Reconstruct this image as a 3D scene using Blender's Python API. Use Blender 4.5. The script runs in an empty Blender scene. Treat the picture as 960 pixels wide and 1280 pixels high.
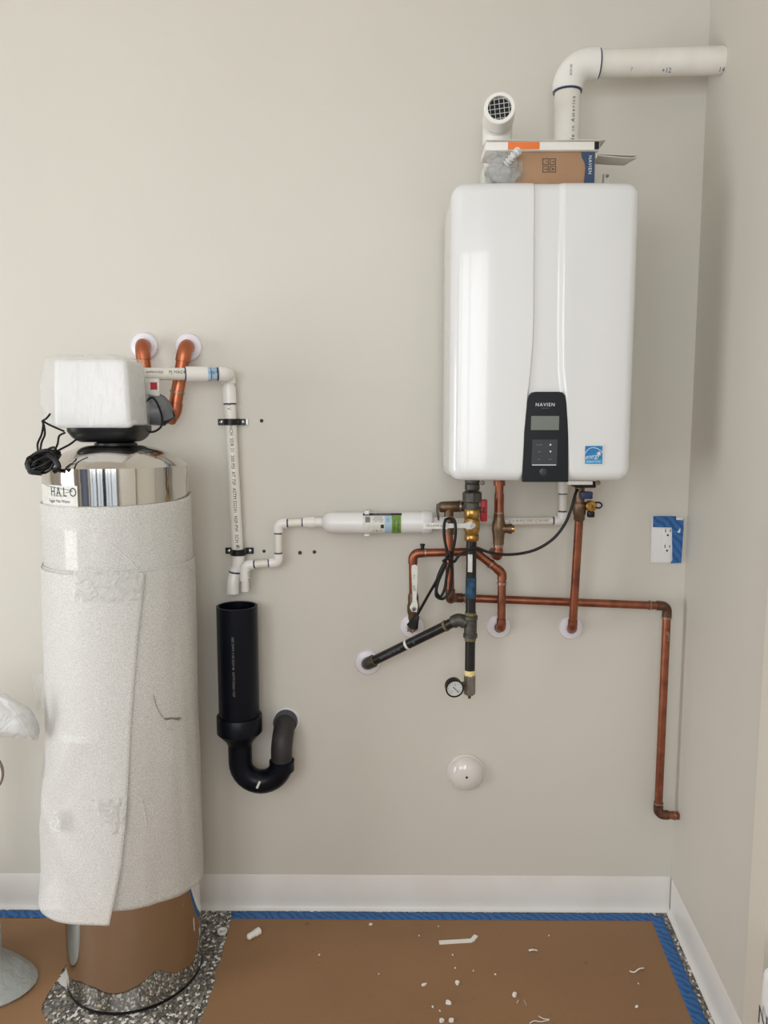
import bpy, bmesh, math, random
from mathutils import Vector as V, Matrix, noise
random.seed(7)
SC = bpy.context.scene
C = SC.collection
PI = math.pi
R_ = math.radians

# ------------------------------------------------------------------ camera, light, exposure
FPX = 960.0
CAM = V((0.0, -2.12, 1.42))
PITCH, YAW = 6.5, 0.45
cd = bpy.data.cameras.new('camera'); co = bpy.data.objects.new('camera', cd); C.objects.link(co)
co.location = CAM; co.rotation_euler = (R_(90 - PITCH), 0, R_(YAW))
cd.sensor_fit = 'VERTICAL'; cd.sensor_height = 36; cd.lens = 36 * FPX / 1280; cd.clip_start = .02
SC.camera = co
VS = SC.view_settings
VS.view_transform = 'Standard'; VS.look = 'None'; VS.exposure = 0.09; VS.gamma = 1; VS.use_curve_mapping = False

w = bpy.data.worlds.new('world'); SC.world = w; w.use_nodes = True
bg = w.node_tree.nodes['Background']; bg.inputs[0].default_value = (.80, .90, 1.0, 1); bg.inputs[1].default_value = 1.0

def area(name, loc, rot, sx, sy, power, col=(1, .97, .92)):
    l = bpy.data.lights.new(name, 'AREA'); l.shape = 'RECTANGLE'; l.size = sx; l.size_y = sy; l.energy = power; l.color = col
    o = bpy.data.objects.new(name, l); C.objects.link(o); o.location = loc; o.rotation_euler = rot
    return o
# daylight through the wide window behind the camera and the glazed door in the left wall
area('rear_daylight', (-.75, -3.36, 1.82), (R_(90), 0, 0), 2.2, 1.3, 50, (.97, .985, 1))
area('side_door_daylight', (-3.25, -1.9, 1.0), (R_(90), 0, R_(-90)), 1.4, 1.7, 46, (.97, .985, 1))

_rot = co.rotation_euler.to_matrix()
def ray(px, py): return _rot @ V(((px - 480) / FPX, (640 - py) / FPX, -1))
def at(px, py, d):                       # the point d in front of the back wall
    r = ray(px, py); return CAM + r * ((-d - CAM.y) / r.y)
def fl(px, py, z=0.0):                   # the point on the floor
    r = ray(px, py); return CAM + r * ((z - CAM.z) / r.z)
WX0, WK = at(838.5, 1110, 0).x, -.081    # right wall: X = WX0 + WK * d
def wx(d): return WX0 + WK * d
WN = V((-1, WK, 0)).normalized()         # right wall's normal into the room
def rw(px, py):                          # the point on the right wall
    r = ray(px, py); k = V((1, WK, 0))   # X + WK*Y = WX0  (d = -Y)
    return CAM + r * ((WX0 - k.dot(CAM)) / k.dot(r))

# ------------------------------------------------------------------ materials
def lin(c):
    f = lambda v: v / 12.92 if v <= .04045 else ((v + .055) / 1.055) ** 2.4
    return tuple(f(v / 255) for v in c) + (1,)
def newmat(name):
    m = bpy.data.materials.new(name); m.use_nodes = True
    nt = m.node_tree; return m, nt, nt.nodes['Principled BSDF']
def nd(nt, t, **kw):
    n = nt.nodes.new(t)
    for k, v in kw.items():
        if k in n.inputs: n.inputs[k].default_value = v
        else: setattr(n, k, v)
    return n
def coord(nt, scale=None):
    tc = nt.nodes.new('ShaderNodeTexCoord')
    if scale is None: return tc.outputs['Object']
    mp = nt.nodes.new('ShaderNodeMapping'); mp.inputs['Scale'].default_value = scale
    nt.links.new(tc.outputs['Object'], mp.inputs[0]); return mp.outputs[0]
def ramp(nt, src, stops, interp='LINEAR'):
    r = nt.nodes.new('ShaderNodeValToRGB'); r.color_ramp.interpolation = interp
    e = r.color_ramp.elements
    while len(e) < len(stops): e.new(.5)
    for x, (p, c) in zip(e, stops): x.position = p; x.color = c
    nt.links.new(src, r.inputs[0]); return r.outputs[0]
def M(name, col, rough=.5, metal=0, col2=None, scale=40, spread=(.35, .65), bump=0, bscale=200, coat=0, spec=None, stretch=None, alpha=1):
    m, nt, b = newmat(name)
    b.inputs['Base Color'].default_value = lin(col); b.inputs['Roughness'].default_value = rough; b.inputs['Metallic'].default_value = metal
    b.inputs['Coat Weight'].default_value = coat
    if spec is not None: b.inputs['Specular IOR Level'].default_value = spec
    if col2 or bump: cc = coord(nt, stretch)
    if col2:
        n = nd(nt, 'ShaderNodeTexNoise', Scale=scale, Detail=5.0); nt.links.new(cc, n.inputs['Vector'])
        nt.links.new(ramp(nt, n.outputs[0], [(spread[0], lin(col)), (spread[1], lin(col2))]), b.inputs['Base Color'])
    if bump:
        n2 = nd(nt, 'ShaderNodeTexNoise', Scale=bscale, Detail=4.0); nt.links.new(cc, n2.inputs['Vector'])
        bp = nd(nt, 'ShaderNodeBump', Strength=bump, Distance=.002); nt.links.new(n2.outputs[0], bp.inputs['Height'])
        nt.links.new(bp.outputs[0], b.inputs['Normal'])
    return m
MT = {}
MT['paint'] = M('wall_paint', (214, 210, 200), .62, col2=(211, 207, 197), scale=1.5, bump=.12, bscale=260)
MT['ceiling'] = M('ceiling_paint', (228, 225, 218), .8)
MT['trimpaint'] = M('trim_paint', (222, 216, 203), .4)
MT['vinyl'] = M('vinyl_base', (232, 229, 225), .36, col2=(226, 222, 217), scale=6)
MT['enamel'] = M('white_enamel', (224, 225, 225), .2, coat=.3)
MT['case'] = M('white_case_steel', (214, 213, 206), .35)
MT['plastic'] = M('white_plastic', (234, 233, 232), .32)
MT['ceramic'] = M('white_glazed', (226, 221, 216), .14, coat=.5)
MT['escut'] = M('white_collar_plastic', (232, 228, 234), .3)
MT['pvc'] = M('white_pvc', (234, 231, 223), .36, col2=(228, 224, 214), scale=20)
MT['pvcfit'] = M('white_pvc_fitting', (236, 234, 229), .26)
MT['primer'] = M('purple_primer', (48, 52, 104), .4, col2=(38, 40, 72), scale=90)
MT['primerblue'] = M('blue_primer', (118, 166, 205), .4, col2=(196, 214, 226), scale=60)
MT['ink'] = M('print_ink', (52, 52, 56), .6)
MT['inkgrey'] = M('grey_print', (120, 120, 124), .6)
MT['copper'] = M('copper', (168, 106, 82), .42, 1, col2=(124, 80, 66), scale=26, spread=(.38, .7))
MT['copperbright'] = M('bright_copper', (192, 118, 86), .36, 1, col2=(168, 98, 72), scale=20)
MT['copperold'] = M('aged_copper', (128, 92, 76), .45, .9, col2=(96, 76, 64), scale=60)
MT['solder'] = M('solder', (176, 160, 146), .4, .9, col2=(140, 112, 96), scale=150)
MT['brass'] = M('bright_brass', (196, 158, 92), .3, 1, col2=(158, 120, 66), scale=60)
MT['bronze'] = M('aged_bronze', (128, 104, 80), .45, .85, col2=(104, 86, 70), scale=60, bump=.15, bscale=500)
MT['gunmetal'] = M('grey_malleable_iron', (92, 90, 84), .5, .7, col2=(74, 72, 68), scale=80, bump=.2, bscale=500)
MT['dope'] = M('yellow_pipe_dope', (118, 104, 58), .6, col2=(88, 80, 56), scale=120)
MT['iron'] = M('black_iron_pipe', (25, 25, 26), .38, .3, col2=(40, 38, 36), scale=50)
MT['steel'] = M('bright_steel', (190, 190, 188), .25, 1)
MT['steelgrey'] = M('grey_steel', (142, 134, 126), .5, .5, col2=(122, 114, 106), scale=70)
MT['abs'] = M('black_abs', (7, 11, 20), .34, col2=(9, 14, 25), scale=8, spec=.22)
MT['absmatt'] = M('worn_abs', (52, 50, 49), .55, col2=(40, 39, 39), scale=30)
MT['blackplastic'] = M('black_plastic', (16, 17, 19), .38, spec=.35)
MT['cord'] = M('black_cord', (13, 13, 14), .45, spec=.35)
MT['panel'] = M('panel_black', (19, 24, 29), .28, spec=.3)
MT['lcd'] = M('lcd_grey', (112, 118, 112), .25)
MT['pad'] = M('button_pad', (44, 49, 54), .35)
MT['print'] = M('white_print', (226, 228, 230), .5)
MT['grey'] = M('grey_bypass', (98, 100, 104), .4, col2=(116, 118, 122), scale=20)
MT['red'] = M('red_plastic', (178, 34, 40), .4)
MT['bluevalve'] = M('blue_plastic', (34, 48, 84), .4)
MT['white_tag'] = M('white_tag', (226, 226, 218), .5, col2=(214, 214, 206), scale=100)
MT['green'] = M('green_print', (110, 150, 62), .5)
MT['lightblue'] = M('pale_blue_print', (166, 196, 214), .5)
MT['greenink'] = M('dark_green_print', (46, 86, 62), .5)
MT['cardboard'] = M('kraft_cardboard', (172, 136, 104), .75, col2=(164, 128, 97), scale=12, bump=.1)
MT['navy'] = M('navy_print', (46, 68, 100), .55)
MT['orange'] = M('orange_print', (232, 122, 54), .55)
MT['whitecard'] = M('white_card', (232, 230, 224), .55)
MT['sheet'] = M('paper_sheet', (212, 209, 200), .6)
MT['bluesticker'] = M('blue_sticker', (24, 122, 180), .4)
MT['bluesticker2'] = M('lighter_blue_sticker', (46, 150, 205), .4)
MT['gaugeface'] = M('gauge_face', (206, 208, 206), .3)
MT['yellowtape'] = M('cream_tape', (232, 214, 148), .5)
MT['tapeblue2'] = M('faded_blue_tape', (34, 86, 122), .55, col2=(24, 48, 66), scale=60, spread=(.4, .62))
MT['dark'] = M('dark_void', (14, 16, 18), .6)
MT['wire'] = M('galvanised_wire', (206, 208, 206), .35, .3)
MT['crumb'] = M('white_crumb', (238, 234, 227), .7)
MT['foamtear'] = M('torn_foam', (126, 118, 110), .7)
MT['hole'] = M('screw_hole', (66, 60, 54), .7)

def mat_chrome():
    m, nt, b = newmat('polished_stainless')
    b.inputs['Base Color'].default_value = lin((206, 202, 196)); b.inputs['Metallic'].default_value = 1; b.inputs['Roughness'].default_value = .07
    n = nd(nt, 'ShaderNodeTexNoise', Scale=5.0, Detail=2.0); nt.links.new(coord(nt, (1, 1, .25)), n.inputs['Vector'])
    bp = nd(nt, 'ShaderNodeBump', Strength=.12, Distance=.004); nt.links.new(n.outputs[0], bp.inputs['Height']); nt.links.new(bp.outputs[0], b.inputs['Normal'])
    return m
MT['chrome'] = mat_chrome()

def mat_kraft():
    m, nt, b = newmat('builder_paper'); b.inputs['Roughness'].default_value = .7
    cc = coord(nt)
    n = nd(nt, 'ShaderNodeTexNoise', Scale=3.0, Detail=6.0); nt.links.new(cc, n.inputs['Vector'])
    c1 = ramp(nt, n.outputs[0], [(.35, lin((150, 113, 79))), (.7, lin((140, 106, 74)))])
    n2 = nd(nt, 'ShaderNodeTexNoise', Scale=26.0, Detail=3.0); nt.links.new(cc, n2.inputs['Vector'])
    f = ramp(nt, n2.outputs[0], [(.69, (0, 0, 0, 1)), (.76, (.6, .6, .6, 1))])
    mx = nd(nt, 'ShaderNodeMix', data_type='RGBA'); nt.links.new(f, mx.inputs[0]); nt.links.new(c1, mx.inputs[6]); mx.inputs[7].default_value = lin((104, 78, 56))
    n4 = nd(nt, 'ShaderNodeTexNoise', Scale=160.0, Detail=2.0); nt.links.new(cc, n4.inputs['Vector'])
    f4 = ramp(nt, n4.outputs[0], [(.72, (0, 0, 0, 1)), (.75, (.7, .7, .7, 1))])
    mx2 = nd(nt, 'ShaderNodeMix', data_type='RGBA'); nt.links.new(f4, mx2.inputs[0]); nt.links.new(mx.outputs[2], mx2.inputs[6]); mx2.inputs[7].default_value = lin((70, 56, 44))
    nt.links.new(mx2.outputs[2], b.inputs['Base Color'])
    n3 = nd(nt, 'ShaderNodeTexNoise', Scale=14.0, Detail=8.0); nt.links.new(cc, n3.inputs['Vector'])
    bp = nd(nt, 'ShaderNodeBump', Strength=.15, Distance=.003); nt.links.new(n3.outputs[0], bp.inputs['Height']); nt.links.new(bp.outputs[0], b.inputs['Normal'])
    return m
MT['kraft'] = mat_kraft()

def mat_flake():
    m, nt, b = newmat('flake_epoxy'); b.inputs['Roughness'].default_value = .3
    v = nd(nt, 'ShaderNodeTexVoronoi', Scale=170.0); nt.links.new(coord(nt, (1, .8, 1)), v.inputs['Vector'])
    s = nt.nodes.new('ShaderNodeSeparateColor'); nt.links.new(v.outputs['Color'], s.inputs[0])
    c = ramp(nt, s.outputs[0], [(0, lin((84, 82, 78))), (.28, lin((116, 113, 108))), (.48, lin((62, 61, 60))), (.62, lin((150, 146, 138))), (.74, lin((226, 222, 214))), (.9, lin((136, 122, 104)))], 'CONSTANT')
    nt.links.new(c, b.inputs['Base Color']); return m
MT['flake'] = mat_flake()

def mat_tape():
    m, nt, b = newmat('blue_painters_tape'); b.inputs['Roughness'].default_value = .55
    cc = coord(nt)
    wv = nd(nt, 'ShaderNodeTexWave', Scale=24.0, Distortion=7.0, Detail=4.0); wv.bands_direction = 'DIAGONAL'; nt.links.new(cc, wv.inputs['Vector'])
    c = ramp(nt, wv.outputs[1], [(.05, lin((30, 76, 132))), (.3, lin((38, 98, 160))), (1, lin((46, 108, 170)))])
    nt.links.new(c, b.inputs['Base Color'])
    bp = nd(nt, 'ShaderNodeBump', Strength=.25, Distance=.002); nt.links.new(wv.outputs[1], bp.inputs['Height']); nt.links.new(bp.outputs[0], b.inputs['Normal'])
    return m
MT['tape'] = mat_tape()

def mat_film(name, col, opac, rough, bump=.6, bs=30, speck=None):
    m, nt, b = newmat(name)
    b.inputs['Base Color'].default_value = lin(col); b.inputs['Roughness'].default_value = rough
    cc = coord(nt)
    n = nd(nt, 'ShaderNodeTexNoise', Scale=bs, Detail=4.0, Distortion=1.2); nt.links.new(cc, n.inputs['Vector'])
    bp = nd(nt, 'ShaderNodeBump', Strength=bump, Distance=.01); nt.links.new(n.outputs[0], bp.inputs['Height']); nt.links.new(bp.outputs[0], b.inputs['Normal'])
    tr = nt.nodes.new('ShaderNodeBsdfTransparent'); mx = nt.nodes.new('ShaderNodeMixShader')
    out = nt.nodes['Material Output']
    mx.inputs[0].default_value = opac
    nt.links.new(tr.outputs[0], mx.inputs[1]); nt.links.new(b.outputs[0], mx.inputs[2]); nt.links.new(mx.outputs[0], out.inputs[0])
    if speck:
        n2 = nd(nt, 'ShaderNodeTexNoise', Scale=speck[0], Detail=3.0); nt.links.new(cc, n2.inputs['Vector'])
        nt.links.new(ramp(nt, n2.outputs[0], [(.36, lin(speck[1])), (.6, lin(col))]), b.inputs['Base Color'])
        r2 = nd(nt, 'ShaderNodeMapRange'); r2.inputs[1].default_value = .35; r2.inputs[2].default_value = .65; r2.inputs[3].default_value = opac - .14; r2.inputs[4].default_value = min(1, opac + .1)
        nt.links.new(n2.outputs[0], r2.inputs[0]); nt.links.new(r2.outputs[0], mx.inputs[0])
    return m
MT['foam'] = mat_film('white_foam_sheet', (242, 241, 237), .56, .5, .10, 120, (420, (228, 227, 223)))
MT['foam2'] = mat_film('white_foam_flap', (242, 241, 237), .60, .5, .10, 120, (420, (231, 230, 226)))
def stretch(m, sc, rot):
    for n in m.node_tree.nodes:
        if n.type == 'TEX_COORD':
            mp = m.node_tree.nodes.new('ShaderNodeMapping'); mp.inputs['Scale'].default_value = sc; mp.inputs['Rotation'].default_value = rot
            ls = list(n.outputs['Object'].links)
            for l in ls: m.node_tree.links.new(mp.outputs[0], l.to_socket)
            m.node_tree.links.new(n.outputs['Object'], mp.inputs[0]); return m
MT['bag'] = mat_film('clear_bag', (244, 246, 246), .24, .10, 1.0, 30); stretch(MT['bag'], (2.2, 1.0, .45), (0, .6, 0))
MT['bagwhite'] = mat_film('hazy_bag', (232, 233, 232), .78, .28, .8, 30)
MT['baggrey'] = mat_film('hazy_grey_bag', (176, 180, 178), .86, .25, .8, 26)
MT['bagthin'] = mat_film('thin_hazy_bag', (206, 208, 206), .5, .2, .9, 60)
MT['cleartape'] = mat_film('clear_tape', (240, 240, 236), .42, .1, 1.0, 60)

# ------------------------------------------------------------------ mesh helpers
ORIG = {}
def B(): return bmesh.new()
def frame(ax):
    ax = ax.normalized(); t = V((0, 0, 1)) if abs(ax.z) < .9 else V((0, 1, 0))
    u = t.cross(ax).normalized(); return u, ax.cross(u).normalized(), ax
def _bridge(bm, rings, closed=True):
    for a, b in zip(rings, rings[1:]):
        n = len(a)
        for i in range(n if closed else n - 1):
            j = (i + 1) % n
            try: bm.faces.new((a[i], a[j], b[j], b[i]))
            except ValueError: pass
def sweep(bm, pts, rad, n=16, caps=True, loop=False, phase=0.0):
    pts = [V(p) for p in pts]; k = len(pts)
    if not hasattr(rad, '__len__'): rad = [rad] * k
    tg = []
    for i in range(k):
        a = pts[(i - 1) % k] if (loop or i) else pts[0]; b = pts[(i + 1) % k] if (loop or i < k - 1) else pts[-1]
        tg.append((b - a).normalized())
    u = frame(tg[0])[0]; rings = []
    for i in range(k):
        u = (u - tg[i] * u.dot(tg[i])).normalized(); v = tg[i].cross(u)
        rings.append([bm.verts.new(pts[i] + (u * math.cos(2 * PI * j / n + phase) + v * math.sin(2 * PI * j / n + phase)) * rad[i]) for j in range(n)])
    if loop: rings.append(rings[0])
    _bridge(bm, rings)
    if caps and not loop:
        bm.faces.new(rings[0][::-1]); bm.faces.new(rings[-1])
    return bm
def lathe(bm, o, ax, prof, n=32, caps=(True, True), phase=0.0):
    u, v, a = frame(V(ax)); o = V(o); rings = []
    for r, h in prof:
        r = max(r, 1e-5)
        rings.append([bm.verts.new(o + a * h + (u * math.cos(2 * PI * j / n + phase) + v * math.sin(2 * PI * j / n + phase)) * r) for j in range(n)])
    _bridge(bm, rings)
    if caps[0]: bm.faces.new(rings[0][::-1])
    if caps[1]: bm.faces.new(rings[-1])
    return bm
def box(bm, lo, hi, bev=0, seg=2, rot=None, taper=0):
    lo, hi = V(lo), V(hi); c = (lo + hi) / 2; s = hi - lo
    r = bmesh.ops.create_cube(bm, size=1); vs = r['verts']
    for x in vs:
        if taper and x.co.z > 0: x.co.x *= 1 - taper; x.co.y *= 1 - taper
        x.co = V((x.co.x * s.x, x.co.y * s.y, x.co.z * s.z))
    if bev:
        es = list({e for x in vs for e in x.link_edges})
        g = bmesh.ops.bevel(bm, geom=es, offset=bev, segments=seg, profile=.5, affect='EDGES'); vs = list({x for f in g['faces'] for x in f.verts} | {x for x in vs if x.is_valid})
    for x in vs:
        p = x.co
        if rot: p = rot @ p
        x.co = p + c
    return bm
def prism(bm, poly, vec):
    a = [bm.verts.new(V(p)) for p in poly]; b = [bm.verts.new(V(p) + V(vec)) for p in poly]
    bm.faces.new(a); bm.faces.new(b[::-1])
    n = len(a)
    for i in range(n): bm.faces.new((a[i], b[i], b[(i + 1) % n], a[(i + 1) % n]))
    return bm
def gridsheet(bm, nu, nv, f, thick=0):
    g = [[bm.verts.new(V(f(i / nu, j / nv))) for i in range(nu + 1)] for j in range(nv + 1)]
    _bridge(bm, g, False)
    return bm
def arc(P, u, w, rad, n=8):
    ang = u.angle(w); L = rad * math.tan(ang / 2)
    a, b = P - u * L, P + w * L
    nrm = (w - u * u.dot(w)).normalized(); c = a + nrm * rad
    ax = u.cross(w).normalized()
    return L, [c + Matrix.Rotation(ang * i / n, 3, ax) @ (a - c) for i in range(n + 1)]
def crom(pts, n=8, loop=False):
    pts = [V(p) for p in pts]; out = []; k = len(pts)
    for i in range(k if loop else k - 1):
        g = lambda q: pts[q % k] if loop else pts[max(0, min(k - 1, q))]
        p0, p1, p2, p3 = g(i - 1), g(i), g(i + 1), g(i + 2)
        for s in range(n):
            t = s / n
            out.append(.5 * ((2 * p1) + (p2 - p0) * t + (2 * p0 - 5 * p1 + 4 * p2 - p3) * t * t + (3 * p1 - p0 - 3 * p2 + p3) * t ** 3))
    if not loop: out.append(pts[-1])
    return out
def finish(bm, ang=38):
    bmesh.ops.recalc_face_normals(bm, faces=bm.faces)
    for f in bm.faces: f.smooth = True
    for e in bm.edges:
        if len(e.link_faces) == 2 and e.calc_face_angle(0) > R_(ang): e.smooth = False
def obj(name, bm, mat, parent=None, base=None, label=None, smooth=True, solid=0):
    if smooth: finish(bm)
    me = bpy.data.meshes.new(name)
    if parent is None:
        if base is None:
            lo = [min(x.co[i] for x in bm.verts) for i in range(3)]; hi = [max(x.co[i] for x in bm.verts) for i in range(3)]
            base = V(((lo[0] + hi[0]) / 2, (lo[1] + hi[1]) / 2, lo[2]))
        o_ = V(base)
    else: o_ = ORIG[parent.name]
    for x in bm.verts: x.co = x.co - o_
    bm.to_mesh(me); bm.free()
    me.materials.append(MT[mat] if isinstance(mat, str) else mat)
    o = bpy.data.objects.new(name, me); C.objects.link(o)
    if parent is None: o.location = o_
    else: o.parent = parent
    ORIG[o.name] = o_
    if label: o['label'] = label
    if solid:
        md = o.modifiers.new('thickness', 'SOLIDIFY'); md.thickness = solid; md.offset = 0
    return o
def tag(o, label, cat, group=None):
    o['label'] = label; o['category'] = cat
    if group: o['group'] = group
    return o
def thing(name, label, cat, base, group=None):
    o = bpy.data.objects.new(name, None); C.objects.link(o); o.location = V(base); o.empty_display_size = .05
    ORIG[o.name] = V(base); return tag(o, label, cat, group)
def struct(name, bm, mat, label=None):
    o = obj(name, bm, mat, None); o['kind'] = 'structure'
    if label: o['label'] = label
    return o
def text_bm(body, size, align='CENTER', spacing=1.0, fn=None, sx=1.0):
    cu = bpy.data.curves.new('lettering', 'FONT'); cu.body = body; cu.size = size; cu.align_x = align; cu.align_y = 'CENTER'
    cu.space_character = spacing; cu.resolution_u = 2
    o = bpy.data.objects.new('lettering_source', cu); C.objects.link(o)
    dg = bpy.context.evaluated_depsgraph_get()
    me = bpy.data.meshes.new_from_object(o.evaluated_get(dg))
    bm = B(); bm.from_mesh(me)
    bpy.data.objects.remove(o); bpy.data.curves.remove(cu); bpy.data.meshes.remove(me)
    for x in bm.verts: x.co = V(fn(x.co.x * sx, x.co.y))
    return bm
def lettering(parent, body, size, mat, fn, **kw):
    bm = text_bm(body, size, fn=fn, **kw)
    return obj('lettering', bm, mat, parent, smooth=False)
def flatmap(P, ux, uy, off=0):
    P, ux, uy = V(P), V(ux).normalized(), V(uy).normalized(); n = ux.cross(uy) * off
    return lambda x, y: P + ux * x + uy * y + n
def cylmap(P, ax, nf, R, off=.0006, yoff=0):
    P = V(P); ax = V(ax).normalized(); nf = V(nf); nf = (nf - ax * nf.dot(ax)).normalized(); s = nf.cross(ax)
    def f(x, y):
        t = (y + yoff) / R
        return P + ax * x + (nf * math.cos(t) + s * math.sin(t)) * (R + off)
    return f
def sleeve(parent, name, a, b, r, mat, n=20, label=None, phase=0.0):
    return obj(name, sweep(B(), [a, b], r, n, phase=phase), mat, parent, label=label)
def along(a, b, t): return V(a) + (V(b) - V(a)) * t
def seg(a, b, t0, t1):                  # sub-segment in metres from a
    d = (V(b) - V(a)).normalized(); return V(a) + d * t0, V(a) + d * t1
def pipe_run(parent, pts, r, mat, fmat, fit=1.15, bend=1.9, hub=1.3, band=None, bands=None, trim0=0, trim1=0):
    """straight 'pipe' parts with an 'elbow' part at every corner; returns the straight spans"""
    pts = [V(p) for p in pts]; k = len(pts); cut0 = [0] * k; spans = []
    for i in range(1, k - 1):
        u = (pts[i] - pts[i - 1]).normalized(); w = (pts[i + 1] - pts[i]).normalized()
        L, a = arc(pts[i], u, w, r * bend, 8); h = r * hub; R2 = r * fit
        path = [a[0] - u * h, a[0] - u * (h - .0006)] + a + [a[-1] + w * (h - .0006), a[-1] + w * h]
        rads = [r * 1.02, R2] + [R2] * len(a) + [R2, r * 1.02]
        obj('elbow', sweep(B(), path, rads, 18), fmat, parent)
        cut0[i] = L + h
        if band:
            for q, dr in ((a[0] - u * h, -u), (a[-1] + w * h, w)):
                sleeve(parent, 'primer_band', q - dr * .001, q + dr * .0035, r * 1.03, band)
    for i in range(k - 1):
        u = (pts[i + 1] - pts[i]).normalized(); Lg = (pts[i + 1] - pts[i]).length
        a = pts[i] + u * max(0, cut0[i] - r * .8); b = pts[i + 1] - u * max(0, cut0[i + 1] - r * .8)
        if (b - a).dot(u) > .004:
            obj('pipe', sweep(B(), [a, b], r, 18), mat, parent); spans.append((a, b))
        else: spans.append((a, a + u * .001))
    return spans
def collar(parent, px, py, r=.034, hole=.014):
    c = at(px, py, 0); 
    bm = lathe(B(), c, (0, -1, 0), [(r, .0005), (r, .004), (r * .93, .008), (r * .72, .0105), (hole * 1.25, .012), (hole * 1.15, .019), (hole * 1.02, .019), (hole * 1.02, .002)], 36, (True, False))
    return obj('collar', bm, 'escut', parent, label='white plastic wall collar')

# ------------------------------------------------------------------ the room
ZC = 2.78; YF = -3.4; XL = -3.35
struct('floor', box(B(), (XL - .2, YF - .2, -.1), (WX0 + .3, .12, 0)), 'flake', 'speckled grey and white flake floor')
wb = struct('wall_back', box(B(), (XL - .2, 0, -.1), (WX0 + .25, .12, ZC)), 'paint', 'greige painted wall')
dD0, dD1 = rw(950, 1060).y * -1, rw(950, 1060).y * -1 + 1.05      # door opening in the right wall
def wallseg(bm, d0, d1, z0, z1, t=.12):
    q = [V((wx(d0), -d0, z0)), V((wx(d1), -d1, z0)), V((wx(d1), -d1, z1)), V((wx(d0), -d0, z1))]
    return prism(bm, q, -WN * t)
bm = wallseg(B(), 0, dD0 + .03, -.1, ZC); wallseg(bm, dD1 - .03, 3.45, -.1, ZC); wallseg(bm, dD0 + .03, dD1 - .03, 2.08, ZC)
struct('wall_right', bm, 'paint', 'greige painted side wall')
bm = B()
for d0, d1, z0, z1 in ((dD0, dD0 + .085, 0, 2.13), (dD1 - .085, dD1, 0, 2.13), (dD0 + .085, dD1 - .085, 2.045, 2.13)):
    q = [V((wx(a), -a, z)) + WN * .0005 for a, z in ((d0, z0), (d1, z0), (d1, z1), (d0, z1))]
    prism(bm, q, WN * .016)
struct('trim_1', bm, 'trimpaint', 'cream painted door casing')
bm = wallseg(B(), dD0 + .04, dD1 - .04, .005, 2.079, .04)
for x in bm.verts: x.co -= WN * .05
struct('door_1', bm, 'trimpaint', 'cream painted door')
struct('ceiling', box(B(), (XL - .2, YF - .2, ZC), (WX0 + .9, .12, ZC + .1)), 'ceiling')
bm = box(B(), (XL - .12, YF, -.1), (XL, -2.7, ZC)); box(bm, (XL - .12, -1.1, -.1), (XL, 0, ZC)); box(bm, (XL - .12, -2.7, -.1), (XL, -1.1, .02)); box(bm, (XL - .12, -2.7, 2.1), (XL, -1.1, ZC))
struct('wall_left', bm, 'paint')
bm = B()
for y in (-2.7, -2.2, -1.66, -1.14): box(bm, (XL - .08, y, .02), (XL - .02, y + .04, 2.1))
struct('door_3', bm, 'trimpaint', 'white framed glazed door')
WA, WB_, WZ0, WZ1 = -1.9, .4, .62, 2.5
bm = box(B(), (XL, YF - .12, -.1), (WA, YF, ZC)); box(bm, (WB_, YF - .12, -.1), (wx(3.4) + .1, YF, ZC)); box(bm, (WA, YF - .12, WZ1), (WB_, YF, ZC)); box(bm, (WA, YF - .12, -.1), (WB_, YF, WZ0))
struct('wall_front', bm, 'paint')
bm = B()
for x, ww in ((WA, .06), (-1.62, .03), (-1.3, .10), (-.98, .03), (-.78, .26), (-.36, .03), (-.12, .05), (WB_ - .06, .06)): box(bm, (x, YF + .07, WZ0), (x + ww, YF + .11, WZ1))  # posts added, widths chosen to put dark stripes in the tank's reflections
box(bm, (WA, YF + .07, WZ1 - .05), (WB_, YF + .11, WZ1)); box(bm, (WA, YF + .07, WZ0), (WB_, YF + .11, WZ0 + .05))
struct('window_added_posts', bm, 'blackplastic', 'unseen dark window frame, posts added for striped reflections')

bm = box(B(), (-2.95, YF + .0, .005), (-2.08, YF + .03, 2.1)); box(bm, (-2.85, YF + .03, .2), (-2.18, YF + .045, 1.0)); box(bm, (-2.85, YF + .03, 1.12), (-2.18, YF + .045, 1.98))
struct('door_added', bm, 'bluevalve', 'unseen dark panelled door added for reflections')  # unseen door, added as a dark area for the steel tank to reflect
# cove baseboards
BH = at(400, 1094, .003).z
prof = [(0.0005, 0.0), (.014, 0.0), (.0135, .002), (.008, .006), (.0045, .014), (.0035, .03), (.0035, BH - .003), (.002, BH), (.0005, BH)]
bm = B()
prism(bm, [V((XL, -a, z)) for a, z in prof], V((WX0 - XL - .004, 0, 0)))
struct('baseboard_back', bm, 'vinyl', 'white vinyl cove base')
bm = B()
prism(bm, [V((wx(.016), -.016, 0)) + WN * a + V((0, 0, z)) for a, z in prof], V((WK * (dD0 - .016), -(dD0 - .016), 0)))
struct('baseboard_right', bm, 'vinyl', 'white vinyl cove base')
# screw holes left in the wall
for px, py, r in ((327, 526, .0042), (330, 689, .0038), (375, 691, .0045), (393, 690, .0042)):
    obj('screw_hole', lathe(B(), at(px, py, .0002), (0, -1, 0), [(r * 1.25, 0), (r, .0012), (r * .6, .0004), (r * .3, .0003)], 12), 'hole', wb)

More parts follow.
